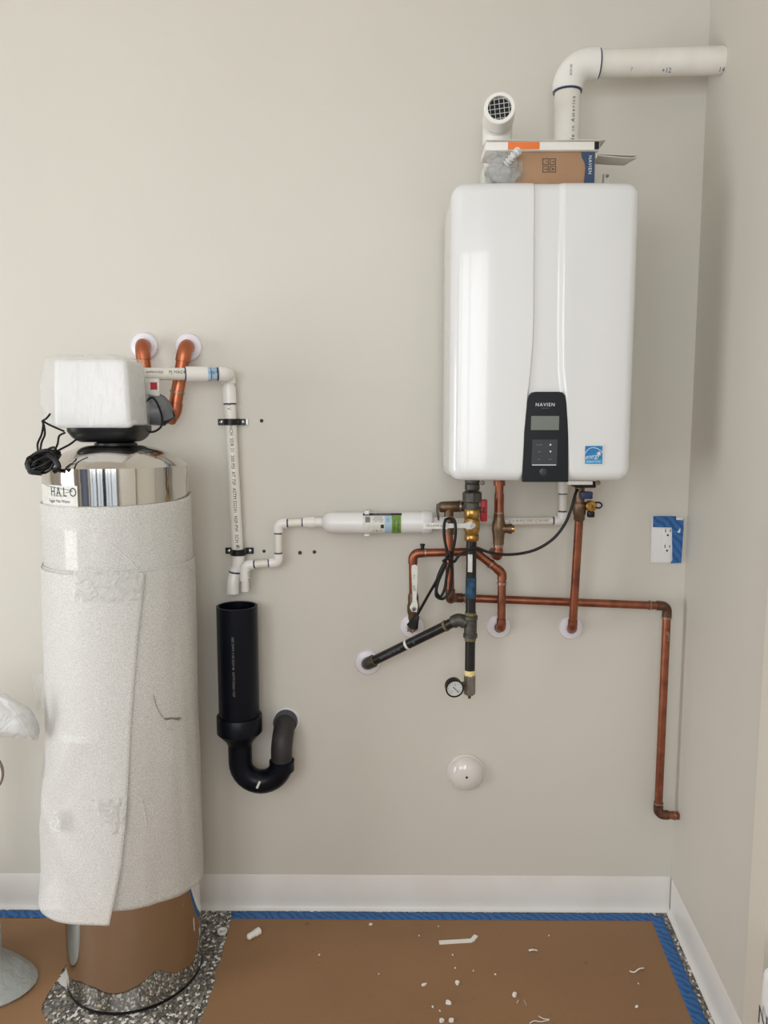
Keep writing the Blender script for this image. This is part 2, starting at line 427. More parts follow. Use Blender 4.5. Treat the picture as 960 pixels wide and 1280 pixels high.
# ------------------------------------------------------------------ floor covering
def sheet_poly(px, z=.0008, extra=()): 
    return [fl(x, y, 0) + V((0, 0, z)) for x, y in px] + [V((a, b, z)) for a, b in extra]
tb = fl(560, 1146.5).y                      # the tape's middle line along the back
ppl = [(289, 1149), (287, 1158), (281, 1180), (277, 1198), (270, 1213), (268, 1230), (262, 1246), (255, 1268), (249, 1280), (236, 1292), (205, 1300), (165, 1303)]
rt = fl(826, 1165) ; 
P_r = lambda d, off: V((wx(d), -d, 0)) + WN * off
poly = sheet_poly(ppl, extra=[(fl(165, 1303).x, -3.3)]) + [P_r(3.3, .05) + V((0, 0, .0008)), P_r(-tb + .0, .05) + V((0, 0, .0008))]
tag(obj('floor_paper', prism(B(), poly, (0, 0, .0008)), 'kraft'), 'brown builder paper covering the floor right of the steel tank, below the water heater', 'floor paper')
pl = [(81, 1149), (84, 1180), (86, 1203), (78, 1213), (70, 1228), (60, 1243), (53, 1256), (52, 1264), (57, 1276), (70, 1290), (95, 1296), (130, 1301), (166, 1303)]
poly = [V((-2.6, tb, .001))] + sheet_poly(pl, .001, extra=[(fl(166, 1303).x, -3.3), (-2.6, -3.3)])
tag(obj('floor_paper', prism(B(), poly, (0, 0, .0008)), 'kraft'), 'brown builder paper left of the steel tank, under the plastic wrapped stand', 'floor paper')
def tape_strip(a, b, wdt, label, nrm, n=60):
    a, b = V(a), V(b)
    def f(u, v):
        p = a + (b - a) * u; q = wdt * (v - .5) + .0015 * noise.noise(V((u * (b - a).length * 40, v * 3, label.__len__())))
        z = .0024 + .0012 * noise.noise(p * 90 + V((v * 2, 0, 0)))
        return p + nrm * q + V((0, 0, z))
    o = obj('masking_tape', gridsheet(B(), n, 4, f), 'tape', solid=.0004)
    return tag(o, label, 'tape')
dT0, dT1 = fl(560, 1141.5).y, fl(560, 1150.5).y
tape_strip((fl(289, 1146).x, (dT0 + dT1) / 2, 0), (wx(.03) - .055, (dT0 + dT1) / 2, 0), dT0 - dT1, 'long blue masking tape strip along the baseboard under the water heater', V((0, 1, 0)), 90)
tape_strip((-1.75, (dT0 + dT1) / 2, 0), (fl(80, 1146).x, (dT0 + dT1) / 2, 0), dT0 - dT1, 'blue masking tape strip on the floor left of the steel tank', V((0, 1, 0)), 50)
tape_strip(P_r(.024, .049), P_r(1.3, .049), .036, 'blue masking tape strip running toward the camera beside the right wall', WN, 90)

# ------------------------------------------------------------------ stainless filter tank
TD = .250; TR = .1685
TX = at(171.5, 1228, .250).x
TC = V((TX, -TD, 0))
ZR = at(240, 580, TD).z
def cyl(th, z, r): return V((TX + r * math.sin(th), -TD - r * math.cos(th), z))
def on_tank(px, py, r):
    d = ray(px, py); o = CAM - TC; a = d.x ** 2 + d.y ** 2; b = 2 * (o.x * d.x + o.y * d.y); c = o.x ** 2 + o.y ** 2 - r * r
    q = b * b - 4 * a * c
    t = (-b - math.sqrt(max(q, 0))) / (2 * a); p = CAM + d * t
    return math.atan2(p.x - TX, -(p.y + TD)), p.z
tank = thing('water_filter_tank', 'tall polished stainless water filter tank half wrapped in white foam sheet', 'water tank', TC)
obj('base_ring', lathe(B(), TC, (0, 0, 1), [(TR - .004, .0005), (TR + .001, .002), (TR + .001, .006), (TR - .004, .007)], 72), 'blackplastic', tank)
obj('jacket', lathe(B(), TC, (0, 0, 1), [(TR - .003, .006), (TR, .009), (TR, ZR - .035), (TR - .004, ZR - .034)], 128, (True, True)), 'chrome', tank)
ZD = at(142, 556, TD).z
dome = [(TR + .0015, ZR - .036), (TR + .0015, ZR - .003), (TR - .003, ZR)]
for i in range(1, 13):
    t = i / 12; dome.append((TR - .003 - (TR - .05) * t, ZR + (ZD - ZR) * math.sin(t * PI / 2) ** .85))
obj('dome', lathe(B(), TC, (0, 0, 1), dome, 128, (True, True)), 'chrome', tank, label='mirror polished dome')
ZB = at(125, 535, .32).z                    # underside of the valve cover
obj('neck', lathe(B(), TC, (0, 0, 1), [(.05, ZD - .004), (.05, ZD + .004), (.038, ZD + .008), (.038, ZB - .03)], 36), 'blackplastic', tank)
cx0, cx1 = at(67, 535, .32).x, at(164, 535, .32).x
ccx = (cx0 + cx1) / 2; cw = cx1 - cx0
bm = B()
Y0, Y1 = -.315, -.15
x0, x1 = at(79, 540, .3).x, at(175, 540, .28).x
zb = at(125, 553, .3).z
sec = lambda s, z: [V((x0 + (x1 - x0) * .5 + (x1 - x0) * .5 * s * a, (Y0 + Y1) / 2 + (Y1 - Y0) * .5 * s * b, z)) for a, b in
      [(math.copysign(abs(math.cos(t)) ** .45, math.cos(t)), math.copysign(abs(math.sin(t)) ** .45, math.sin(t))) for t in [2 * PI * i / 48 for i in range(48)]]]
rings = [[bm.verts.new(p) for p in sec(s, z)] for s, z in ((.70, zb), (.80, zb + .004), (.90, zb + .012), (1, zb + .026), (1, ZB + .006))]
_bridge(bm, rings); bm.faces.new(rings[0][::-1]); bm.faces.new(rings[-1])
obj('valve_base', bm, 'blackplastic', tank)
ZT = at(118, 449, .31).z
bm = box(B(), (cx0, -.325, ZB), (cx1, -.185, ZT), .012, 5, taper=.06)
cover = obj('valve_cover', bm, 'plastic', tank, label='white plastic valve head cover')
# clear bag over the cover
bm = B(); bmesh.ops.create_cube(bm, size=2); bmesh.ops.subdivide_edges(bm, edges=bm.edges[:], cuts=26, use_grid_fill=True)
cc = V((ccx - .004, -.25, (ZB + ZT) / 2 + .004))
for x in bm.verts:
    p = x.co.copy(); q = p.normalized(); m_ = max(abs(p.x), abs(p.y), abs(p.z))
    r4 = (abs(p.x) ** 10 + abs(p.y) ** 10 + abs(p.z) ** 10) ** (1 / 10); p = p / r4 * 1.0
    tp = 1 - .05 * max(0, p.z)
    pos = V((p.x * (cw / 2 + .007) * tp, p.y * .084, p.z * ((ZT - ZB) / 2 + .007)))
    if p.x < -.55: pos.x -= .020 * (-p.x - .55) / .45 * (1 - .35 * abs(p.z))
    k = .5 + .5 * noise.noise(V((pos.x * 26, pos.y * 26, pos.z * 14)))
    nz = noise.turbulence(V((pos.x * 22 + pos.z * 20, pos.y * 22, pos.z * 22 - pos.x * 18)), 3, False)
    cr = abs(noise.noise(V(((pos.x + pos.z * .7) * 34, pos.y * 20, (pos.z - pos.x) * 9)))) 
    x.co = cc + pos + q * (.004 * nz + .012 * max(0, .16 - cr) * 2 - .003)
    if p.z < -.93: x.co.z = max(x.co.z, ZB - .004)
bm.faces.ensure_lookup_table()
bmesh.ops.delete(bm, geom=[f for f in bm.faces if f.calc_center_median().z < ZB + .002 and abs(f.normal.z) > .6], context='FACES')
obj('plastic_bag', bm, 'bag', tank, label='clear crinkled plastic bag over the valve cover')
# bypass valve behind the cover
bxa = at(182, 515, .15); bxb = at(207, 515, .155)
bm = B()
sweep(bm, [V((ccx, -.16, at(190, 512, .15).z)), V((bxb.x - .01, -.135, at(200, 515, .14).z))], [.034, .036], 18)
sweep(bm, crom([V((bxa.x - .02, -.14, at(190, 500, .14).z)), V((bxa.x + .03, -.142, at(190, 506, .14).z)), V((bxb.x - .012, -.13, at(200, 522, .14).z))], 5), .028, 18)
obj('bypass_valve', bm, 'grey', tank, label='grey plastic bypass valve in clear film')
bv = V((bxb.x - .006, -.128, at(206, 518, .12).z))
obj('union_nut', sweep(B(), [bv + V((-.016, -.012, -.010)), bv + V((.010, .006, .008))], [.024, .02], 10), 'blackplastic', tank)
p = at(190, 482, .16)
obj('warning_tag', box(B(), p + V((-.018, -.002, -.026)), p + V((.019, 0, .018)), .0015), 'white_tag', tank)
p = at(192, 482, .1625)
obj('red_square', box(B(), p + V((-.008, -.001, -.010)), p + V((.009, .0005, .008))), 'red', tank)
pts = crom([at(179, 505, .2), at(191, 497, .19), at(201, 515, .185), at(202, 532, .18), at(190, 540, .2), at(172, 536, .22)], 8)
obj('valve_wire', sweep(B(), pts, .0028, 8), 'cord', tank)

# label on the jacket
LR = TR + .0012
thA, zA = on_tank(57, 606, LR); thA = R_(-72); thB, zB = on_tank(96.5, 607.5, LR); zC = on_tank(90, 664, LR)[1]
st = obj('label_sticker', gridsheet(B(), 20, 6, lambda u, v: cyl(thA + (thB - thA) * u, zC + (zB - zC) * v, LR)), 'white_tag', tank, label='white printed tank label')
def tmap(th, z, r=LR + .0005): return lambda x, y: cyl(th + x / r, z + y, r)
thH, zH = on_tank(77, 615.5, LR)
for dx_, ch in ((-.030, 'H'), (-.010, 'A'), (.010, 'L'), (.032, 'O')):
    lettering(st, ch, .030, 'ink', tmap(thH + dx_ / LR, zH, LR + .0006), sx=.8)
for (a, b, c_, d_) in ((57, 606, 86, 612.5), (86, 612.5, 91, 614), (91, 614, 82, 616)):
    ta, za = on_tank(a, b, LR); tb2, zb2 = on_tank(c_, d_, LR); ta = max(ta, R_(-66))
    obj('swoosh', gridsheet(B(), 8, 1, lambda u, v: cyl(ta + (tb2 - ta) * u, za + (zb2 - za) * u + .0012 * (v - .5), LR + .0007)), 'ink', st)
thT, zT = on_tank(73, 626.5, LR)
lettering(st, 'Tagger Man Water', .0095, 'ink', tmap(thT, zT, LR + .0006))
lettering(st, 'FILTRATION', .006, 'inkgrey', tmap(thT, zT + .012, LR + .0006))
tt, tz = on_tank(80, 638, LR); lettering(st, 'MODEL 10\nSERVICE', .007, 'red', tmap(tt, tz, LR + .0006))
tt, tz = on_tank(86, 652, LR); lettering(st, '||||| |||', .02, 'inkgrey', tmap(tt, tz, LR + .0006))

# foam wrap
zTop = on_tank(150, 633, TR + .006)[1]; zMid = on_tank(175, 712, TR + .006)[1]; zBot = on_tank(150, 1138, TR + .008)[1]
def foam(r0, th0, th1, zlo, zhi, amp, flare=None, nu=96, nv=60):
    def f(u, v):
        th = th0 + (th1 - th0) * u
        lo = zlo(th) if callable(zlo) else zlo; hi = zhi(th) if callable(zhi) else zhi
        z = lo + (hi - lo) * v
        r = r0 + amp * noise.noise(V((math.sin(th) * 3, math.cos(th) * 3, z * 5))) + amp * .7 * noise.noise(V((math.sin(th) * 9, math.cos(th) * 9, z * 4 + 7)))
        if flare: r += flare(th, z)
        return cyl(th, z, r)
    return gridsheet(B(), nu, nv, f)
def interp(tab):
    def f(x):
        if x <= tab[0][0]: return tab[0][1]
        for (a, b), (c, d) in zip(tab, tab[1:]):
            if x <= c: return b + (d - b) * (x - a) / (c - a)
        return tab[-1][1]
    return f
topf = interp([(R_(-180), zTop), (R_(20), zTop), (R_(70), zTop + .004), (R_(105), zTop + .014), (R_(180), zTop + .01)])
up = obj('foam_wrap', foam(TR + .006, R_(-179), R_(179), zMid - .03, topf, .002, nv=24), 'foam', tank, label='upper band of white foam wrap', solid=.001)
botf = interp([(R_(-180), zBot - .06), (R_(-60), zBot - .03), (R_(5), zBot), (R_(40), zBot - .004), (R_(75), zBot - .02), (R_(110), zBot - .048), (R_(180), zBot - .06)])
lw = obj('foam_wrap', foam(TR + .009, R_(-179), R_(179), botf, zMid, .0025, nv=80), 'foam', tank, label='lower white foam wrap', solid=.001)
# outer flap of the lower wrap with a straight front edge
edge = [on_tank(x, y, TR + .014) for x, y in ((181, 722), (172, 800), (164, 900), (160, 980), (158, 1020), (152, 1080), (139, 1152))]
ez = interp(sorted([(z, t) for t, z in edge]))
tipz = edge[-1][1]; lz = at(62, 1108, TD).z
def fflap(u, v):
    zl = None
    u2 = u
    # lower edge runs from the left (lz) to the tip (tipz)
    t0 = R_(-150)
    zlow = lz + (tipz - lz) * max(0, (u - .35) / .65) ** .9
    z = zlow + (zMid - .006 - zlow) * v
    t1 = ez(z); th = t0 + (t1 - t0) * u
    k = max(0, (zMid - z) / (zMid - zlow)) if zMid > zlow else 0
    r = TR + .013 + .0035 * noise.noise(V((th * 2.2, z * 4, 3))) + .002 * u ** 6
    fl_ = .036 * k ** 2.2 * math.exp(-((th - R_(-72)) / .7) ** 2) + .010 * k ** 3
    # diagonal folds low on the flap
    fo = .007 * max(0, 1 - abs((z - .52) - .32 * (th + .9)) / .10) + .005 * max(0, 1 - abs((z - .36) + .22 * (th + .3)) / .06)
    return cyl(th, z, r + fl_ + fo * (z < .7))
fp = obj('foam_flap', gridsheet(B(), 70, 110, fflap), 'foam2', tank, label='loose overlapping flap of foam', solid=.0012)
# clear tape, tear and creases on the foam
def patch(px, r, name, mat, parent, amp=.002, n=10, label=None):
    (a, b, c_, d_) = [on_tank(x, y, r) for x, y in px]
    def f(u, v):
        t = (a[0] * (1 - u) + b[0] * u) * (1 - v) + (d_[0] * (1 - u) + c_[0] * u) * v
        z = (a[1] * (1 - u) + b[1] * u) * (1 - v) + (d_[1] * (1 - u) + c_[1] * u) * v
        return cyl(t, z, r + amp * noise.turbulence(V((t * 26, z * 60, 1)), 3, False))
    return obj(name, gridsheet(B(), n * 3, n, f), mat, parent, label=label)
patch([(90, 752), (176, 750), (178, 716), (93, 709)], TR + .019, 'clear_tape', 'cleartape', fp, label='shiny crumpled clear tape')
patch([(138, 1044), (156, 1039), (159, 996), (112, 1000)], TR + .024, 'clear_tape', 'cleartape', fp, label='shiny crumpled clear tape')
patch([(62, 1040), (76, 1040), (72, 1012), (63, 1018)], TR + .046, 'clear_tape', 'cleartape', fp)
def ribbon(pts, wd, r, name, mat, parent):
    q = [on_tank(x, y, r) for x, y in pts]; bm = B(); rows = []
    for (t, z), w_ in zip(q, wd): rows.append([bm.verts.new(cyl(t - w_ / TR * .5, z + w_ * .6, r)), bm.verts.new(cyl(t + w_ / TR * .5, z - w_ * .6, r))])
    _bridge(bm, rows, False); return obj(name, bm, mat, parent)
ribbon([(192, 869), (196, 884), (203, 896), (206, 899), (214, 898), (222, 899), (226, 897)], [.0015, .002, .004, .006, .004, .008, .002], TR + .0122, 'tear', 'foamtear', lw)
ribbon([(208, 911), (217, 912)], [.001, .001], TR + .0122, 'tear', 'foamtear', lw)
obj('fold_ridge', sweep(B(), [cyl(*on_tank(x, y, TR + .0095), TR + .0095) for x, y in ((138, 680), (150, 690), (163, 701), (172, 712))], .0018, 6), 'foam2', up)
obj('fold_ridge', sweep(B(), [cyl(*on_tank(x, y, TR + .0125), TR + .0125) for x, y in ((173, 714), (190, 712), (215, 708), (232, 706), (242, 713))], .0016, 6), 'foam2', lw)
obj('fold_ridge', sweep(B(), [cyl(*on_tank(x, y, TR + .0135), TR + .0135) for x, y in ((172, 994), (176, 996), (180, 1012), (183, 1032))], .0016, 6), 'foam2', lw)
# loose film poking out behind the wrap on the left
def ff(u, v):
    p = at(38 + 26 * u, 842 + 46 * v * (1 - .1 * u), .13); p.y += .016 * noise.noise(p * 30); 
    if u < .5: p.x += .02 * v * (1 - 2 * u)
    return p
obj('film_scrap', gridsheet(B(), 12, 14, ff), 'bag', tank, label='loose clear film behind the wrap')

# coiled power cord of the tank's valve
cord = thing('power_cord', 'black power cord tied in a bundle hanging off the valve head of the tank', 'cord', at(54, 590, .31))
bm = B()
for i in range(22):
    a = R_(26 + random.uniform(-14, 14)); L = .030 + random.uniform(-.006, .006); W = .006 + random.uniform(0, .010)
    c = at(53.5 + random.uniform(-5, 5), 577 + random.uniform(-6, 6), .418 + random.uniform(-.010, .010))
    lp = []
    for k in range(16):
        t = 2 * PI * k / 16
        x, z = L * math.cos(t), W * math.sin(t)
        lp.append(c + V((x * math.cos(a) - z * math.sin(a), .006 * math.sin(t * 2 + i), x * math.sin(a) + z * math.cos(a))))
    sweep(bm, lp, .0028, 7, loop=True)
for q in ([(41, 574), (36, 579), (37, 586), (43, 590), (52, 591)], [(60, 568), (69, 575), (73, 584), (67, 589)]):
    sweep(bm, crom([at(x, y, .428) for x, y in q], 5), .0065, 8)
obj('cord_bundle', bm, 'cord', cord)
bm = B()
for q in ([(48, 566, .415), (47, 555, .38), (52, 543, .37), (54, 532, .36), (54, 526, .35), (58, 523, .352), (63, 517, .352)],
          [(50, 566, .415), (52, 553, .38), (56, 543, .37), (55, 532, .36), (53, 526, .352), (58, 529, .355), (66, 533, .352), (74, 536.5, .345), (80, 539, .335)],
          [(60, 567, .418), (67, 564, .388), (72, 555, .375), (74, 545, .36), (81, 541, .335)],
          [(62, 569, .42), (75, 562, .405), (88, 555, .375), (96, 549, .36), (102, 548, .355)]):
    sweep(bm, crom([at(*p) for p in q], 6), .0024, 8)
obj('cable', bm, 'cord', cord)

# ------------------------------------------------------------------ copper feeds of the tank
def add_pipe(root, pts, r, mat='copper', fmat='copper', **k): return pipe_run(root, pts, r, mat, fmat, **k)
t = thing('copper_pipe', 'bright copper pipe elbowing out of the wall just right of the tank valve cover', 'pipe', at(236, 434, 0))
collar(t, 236, 434, .037, .019)
add_pipe(t, [at(236, 434, .001), at(231.5, 433, .056), at(217.5, 516, .070), at(213, 522, .084)], .0172, 'copperbright', 'copperbright', fit=1.12, bend=1.7, hub=.9)
a = at(220, 492, .115)
obj('joint_ring', sweep(B(), [at(221.8, 489, .067), at(221.3, 491.5, .067)], .0197, 18), 'solder', t)
t = thing('copper_pipe', 'bright copper pipe leaving the wall and dropping behind the white valve cover', 'pipe', at(180, 433, 0))
collar(t, 181, 433, .037, .019)
add_pipe(t, [at(181, 433, .001), at(177.5, 432, .056), at(183, 478, .066)], .0172, 'copperbright', 'copperbright', fit=1.12, bend=1.7, hub=.9)

# ------------------------------------------------------------------ white PVC drain of the tank
DR = .0160
t = thing('drain_pipe', 'white plastic drain pipe from the tank valve, strapped down the wall to the black standpipe', 'pipe', at(300, 690, 0))
A0 = at(172, 467.5, .15); A1 = at(281, 467.5, .070); A2 = V((A1.x, -.026, A1.z)); A3 = at(298, 706, .026); A4 = at(291.5, 745, .026)
sp = pipe_run(t, [A0, A1, A2, A3], DR, 'pvc', 'pvcfit', fit=1.22, bend=1.34, hub=.12)
u = (A1 - A0).normalized()
def onA(px):
    t_ = (px - 172) / 109.0; d0_, d1_ = .15, .070; z0_ = 2.12 - d0_; z1_ = 2.12 - d1_
    return A0 + (A1 - A0) * (t_ * z0_ / (z1_ + (z0_ - z1_) * t_))
ca, cb = onA(232), onA(262)
sleeve(t, 'coupling', ca, cb, DR * 1.22, 'pvcfit')
sleeve(t, 'primer_band', ca - u * .003, ca + u * .0005, DR * 1.1, 'primer')
sleeve(t, 'primer_band', cb - u * .006, cb + u * .001, DR * 1.23, 'primerblue')
sleeve(t, 'primer_band', cb + u * .0002, cb + u * .003, DR * 1.06, 'primer')
e0 = onA(272)
sleeve(t, 'primer_band', e0 - u * .003, e0 + u * .001, DR * 1.06, 'primer')
sleeve(t, 'pipe', cb, e0, DR * 1.02, 'primerblue')
hb0, hb1 = along(A2, A3, .06), along(A2, A3, .145)
sleeve(t, 'coupling', hb0, hb1, DR * 1.17, 'pvcfit')
w_ = (A3 - A2).normalized()
sleeve(t, 'primer_band', hb1, hb1 + w_ * .004, DR * 1.05, 'primer')
h0, h1 = along(A2, A3, .97), along(A2, A3, 1.04)
sleeve(t, 'coupling', at(298.5, 694, .026), at(297, 713, .026), DR * 1.06, 'pvcfit')
sleeve(t, 'primer_band', at(294.5, 714, .028), at(294.3, 716, .028), DR * 1.12, 'primer')
bm = sweep(B(), crom([at(297, 711, .026), at(294, 717, .028), at(291.5, 728, .034), at(291, 742, .036)], 6), [DR * 1.1] * 19, 20, caps=False)
obj('spout', bm, 'pvcfit', t)
nf = V((.25, -1, 0))
lettering(t, 'APPROVED', .0085, 'ink', cylmap(onA(193), u, (0, -1, .2), DR))
lettering(t, 'PJ MADE IN', .0115, 'ink', cylmap(onA(225), u, (0, -1, .2), DR))
lettering(t, 'D2241', .0095, 'ink', cylmap(onA(267), u, (0, -1, .2), DR * 1.02))
lettering(t, 'M 2M V', .013, 'ink', cylmap(at(286.5, 503, .026), A3 - A2, (.12, -1, 0), DR))
lettering(t, '1 INCH  SDR 21  200 PSI  AT 73F  ASTM D2241  NSF-PW  SCH 40', .0125, 'ink', cylmap(at(293, 606, .026), A3 - A2, (.12, -1, 0), DR))
lettering(t, 'V', .0115, 'ink', cylmap(at(298.5, 682, .026), A3 - A2, (.12, -1, 0), DR))
def strap(px, py, label, tip=None):
    c = at(px, py, .026); s = thing('pipe_strap', label, 'pipe clamp', V((c.x, 0, c.z)))
    bm = B(); ro, ri = DR + .0045, DR + .0004; h = .017
    out = [V((c.x - .039, -.001, c.z)), V((c.x - .039, -.006, c.z)), V((c.x - ro - .002, -.0075, c.z))]
    for k in range(13):
        a_ = PI - PI * k / 12; out.append(V((c.x + ro * math.cos(a_), c.y - ro * math.sin(a_), c.z)))
    out += [V((c.x + ro + .002, -.0075, c.z)), V((c.x + .039, -.006, c.z)), V((c.x + .039, -.001, c.z)), V((c.x + ri, -.001, c.z))]
    for k in range(13):
        a_ = PI * k / 12; out.append(V((c.x + ri * math.cos(a_), c.y - ri * math.sin(a_), c.z)))
    out += [V((c.x - ri, -.001, c.z))]
    prism(bm, [p - V((0, 0, h / 2)) for p in out], (0, 0, h))
    obj('strap_body', bm, 'blackplastic', s)
    for sx in (-.029, .029):
        obj('screw', lathe(B(), (c.x + sx, -.006, c.z), (0, -1, 0), [(.0052, 0), (.0052, .0012), (.0026, .0028)], 14), 'steel', s)
    if tip: obj('end_cap', box(B(), (c.x + .0385, -.008, c.z - h / 2 + .001), (c.x + .043, -.0005, c.z + h / 2)), 'wire', s)
    return s
strap(288.3, 527.5, 'upper black pipe strap holding the white drain pipe to the wall', 1)
strap(297.5, 690, 'lower black pipe strap on the white drain pipe, above the black standpipe')

# ------------------------------------------------------------------ black standpipe and trap
t = thing('standpipe', 'wide black plastic standpipe with a U trap fixed to the wall beside the tank', 'drain', at(300, 960, 0))
SD = .078; SR = .0555
s0 = at(299.5, 898, SD); zt = at(298, 757, SD).z; sx_ = s0.x - .0005
top = V((sx_, -SD, zt))
ZS = s0.z
bm = lathe(B(), (sx_, -SD, ZS - .0), (0, 0, 1), [(SR * .9, 0), (SR, .002), (SR, zt - ZS), (SR - .006, zt - ZS), (SR - .006, .006), (.001, .005)], 56, (True, False))
obj('riser', bm, 'abs', t)
zr = at(300, 894, SD).z; zq = at(300, 914, SD).z; zh = at(300, 925, SD).z
bm = lathe(B(), (sx_, -SD, 0), (0, 0, 1), [(.034, zh - .01), (.038, zh), (SR + .0065, zq), (SR + .0065, zr), (SR + .005, zr + .002), (SR, zr + .002)], 56, (True, False))
obj('reducer', bm, 'abs', t)
UR = .0325
ub = at(323, 952, SD).z
ux1 = at(352, 940, SD).x
r_ = (ux1 - sx_) / 2
bmU = B(); path = [V((sx_, -SD, zh + .004)), V((sx_, -SD, ub + .0))]
for k in range(1, 16):
    a_ = PI + PI * k / 16; path.append(V((sx_ + r_ + r_ * math.cos(a_), -SD, ub + r_ * math.sin(a_))))
ztr = at(352, 951, SD).z
path += [V((ux1, -SD, ub)), V((ux1, -SD, max(ztr, ub + .004)))]
obj('trap_bend', sweep(bmU, path, UR, 28), 'abs', t)
zt2 = path[-1].z
sleeve(t, 'trap_collar', V((ux1, -SD, zt2 - .028)), V((ux1, -SD, zt2)), UR + .0022, 'abs', 28)
bm = sweep(B(), crom([V((ux1, -SD, zt2 - .005)), V((ux1, -SD, zt2 + .03)), V((ux1 + .002, -SD * .9, zt2 + .058)), V((ux1 + .003, -SD * .55, zt2 + .078)), V((ux1 + .003, -.002, zt2 + .084))], 6), .0295, 28)
obj('trap_arm', bm, 'absmatt', t)
pc = V((ux1 + .003, 0, zt2 + .084))
obj('arm_hub', lathe(B(), pc, (0, -1, .12), [(.0335, .0), (.0335, .028), (.0300, .029)], 32), 'absmatt', t)
obj('wall_ring', lathe(B(), pc + V((.002, 0, .0)), (0, -1, 0), [(.0385, .0004), (.038, .003), (.034, .004)], 32), 'escut', t)
p = at(323, 981, SD + UR + .001)
obj('bend_sticker', box(B(), p + V((-.003, -.0006, -.011)), p + V((.003, .0006, .011)), rot=Matrix.Rotation(R_(24), 3, 'Y')), 'white_tag', t)
lettering(t, 'ABS DWV 4 IN SCH 40  ASTM D2661 NSF', .0092, 'inkgrey', cylmap(at(297, 800, SD + SR), (0, 0, -1), (-.02, -1, 0), SR, off=-SR + .0008) if False else (lambda x, y: V((sx_ + y - .002, -SD - math.sqrt(SR ** 2 - (y - .002) ** 2) - .0008, at(297, 826, SD).z - x))))

# ------------------------------------------------------------------ condensate line and neutralizer
HF = .335
hx0, hx1 = at(563.5, 420, HF).x, at(797.5, 420, HF).x
hz1, hz0 = at(683, 225, HF).z, at(683, 601.5, HF).z
CR = .0107; CD = .05
t = thing('condensate_pipe', 'thin white plastic pipe stepping up from the standpipe to the white filter canister', 'pipe', at(320, 706, 0))
pts = [at(306.5, 739, CD), at(306.5, 706.5, CD), at(348, 703, CD), at(347.5, 654.5, CD), at(385, 653, CD)]
pipe_run(t, pts, CR, 'pvc', 'pvcfit', fit=1.32, bend=1.35, hub=1.05, band='primer')
sleeve(t, 'hub', at(306.5, 712, CD), at(306.5, 726, CD), CR * 1.32, 'pvcfit')
lettering(t, 'SCH 40', .009, 'ink', cylmap(at(309.5, 719, CD), (0, 0, -1), (.45, -1, 0), CR * 1.32))
for a_, b_, r2 in ((379, 384, 1.3), (384, 394, 1.45), (394, 402, 1.2)):
    sleeve(t, 'adapter', at(a_, 653, CD), at(b_, 652.8, CD), CR * r2, 'pvcfit', 12)
sleeve(t, 'primer_band', at(377.5, 653, CD), at(379.2, 653, CD), CR * 1.1, 'primer')

FR = .0285; FD = .052
t = thing('condensate_filter', 'white cylindrical filter canister with a green and blue label on the wall', 'filter', at(470, 652, 0))
f0 = at(402, 653.5, FD); f1 = at(536, 653.2, FD); L = (f1 - f0).length; ax = (f1 - f0).normalized()
obj('canister', lathe(B(), f0, ax, [(.012, 0), (.014, .004), (.019, .006), (.024, .011), (.0275, .019), (FR, .028), (FR, L), (.01, L)], 48), 'plastic', t)
obj('end_cap', lathe(B(), f0 + ax * (L - .018), ax, [(FR, 0), (FR + .0022, .001), (FR + .0022, .022), (FR - .001, .027), (.013, .028)], 48), 'plastic', t)
nfF = V((0, -1, .05))
def fpatch(px0, px1, y0, y1, mat, name, parent, off=.0008):
    q0 = (at(px0, 653, FD) - f0).dot(ax); q1 = (at(px1, 653, FD) - f0).dot(ax)
    s = nfF.normalized().cross(ax); nn = nfF.normalized()
    g = lambda u, v: f0 + ax * (q0 + (q1 - q0) * u) + (nn * math.cos(y0 + (y1 - y0) * v) + s * math.sin(y0 + (y1 - y0) * v)) * (FR + off)
    return obj(name, gridsheet(B(), 3, 14, g), mat, parent)
lb = fpatch(454, 502, -1.35, 1.2, 'white_tag', 'label_sticker', t); lb['label'] = 'printed canister label with green and blue bands'
fpatch(454, 502, .78, 1.15, 'ink', 'label_bar', lb, .0012)
fpatch(489.5, 501, -1.2, .76, 'green', 'label_band', lb, .0012)
fpatch(481, 489, -1.2, .76, 'lightblue', 'label_band', lb, .0012)
fpatch(457, 463, .1, .62, 'inkgrey', 'label_code', lb, .0012)
fpatch(476, 480, -.45, -.1, 'ink', 'label_mark', lb, .0012)
fm = lambda px, r, ya, rd=(0, 0, -1): None
sF = nfF.normalized().cross(ax)
def fmap(px, ty, vertical=False):
    q = (at(px, 653, FD) - f0).dot(ax); nn = nfF.normalized(); RR = FR + .0017
    if vertical: return lambda x, y: f0 + ax * (q + y) + (nn * math.cos(ty - x / RR) + sF * math.sin(ty - x / RR)) * RR
    return lambda x, y: f0 + ax * (q + x) + (nn * math.cos(ty + y / RR) + sF * math.sin(ty + y / RR)) * RR
lettering(lb, 'Condensate', .0085, 'ink', fmap(498, -.15, True)); lettering(lb, 'Neutralizer', .0075, 'ink', fmap(493, -.2, True))
lettering(lb, 'INSTALL  MAINTAIN  REPLACE', .0033, 'print', fmap(478, .95))
lettering(lb, 'FLOW IN\nSEE MANUAL\nREPLACE MEDIA\nEVERY YEAR', .0042, 'inkgrey', fmap(473, .4))
lettering(lb, 'pH\n6-9', .006, 'greenink', fmap(485, .3)); lettering(lb, 'I  K  T', .009, 'ink', fmap(472, -.75))
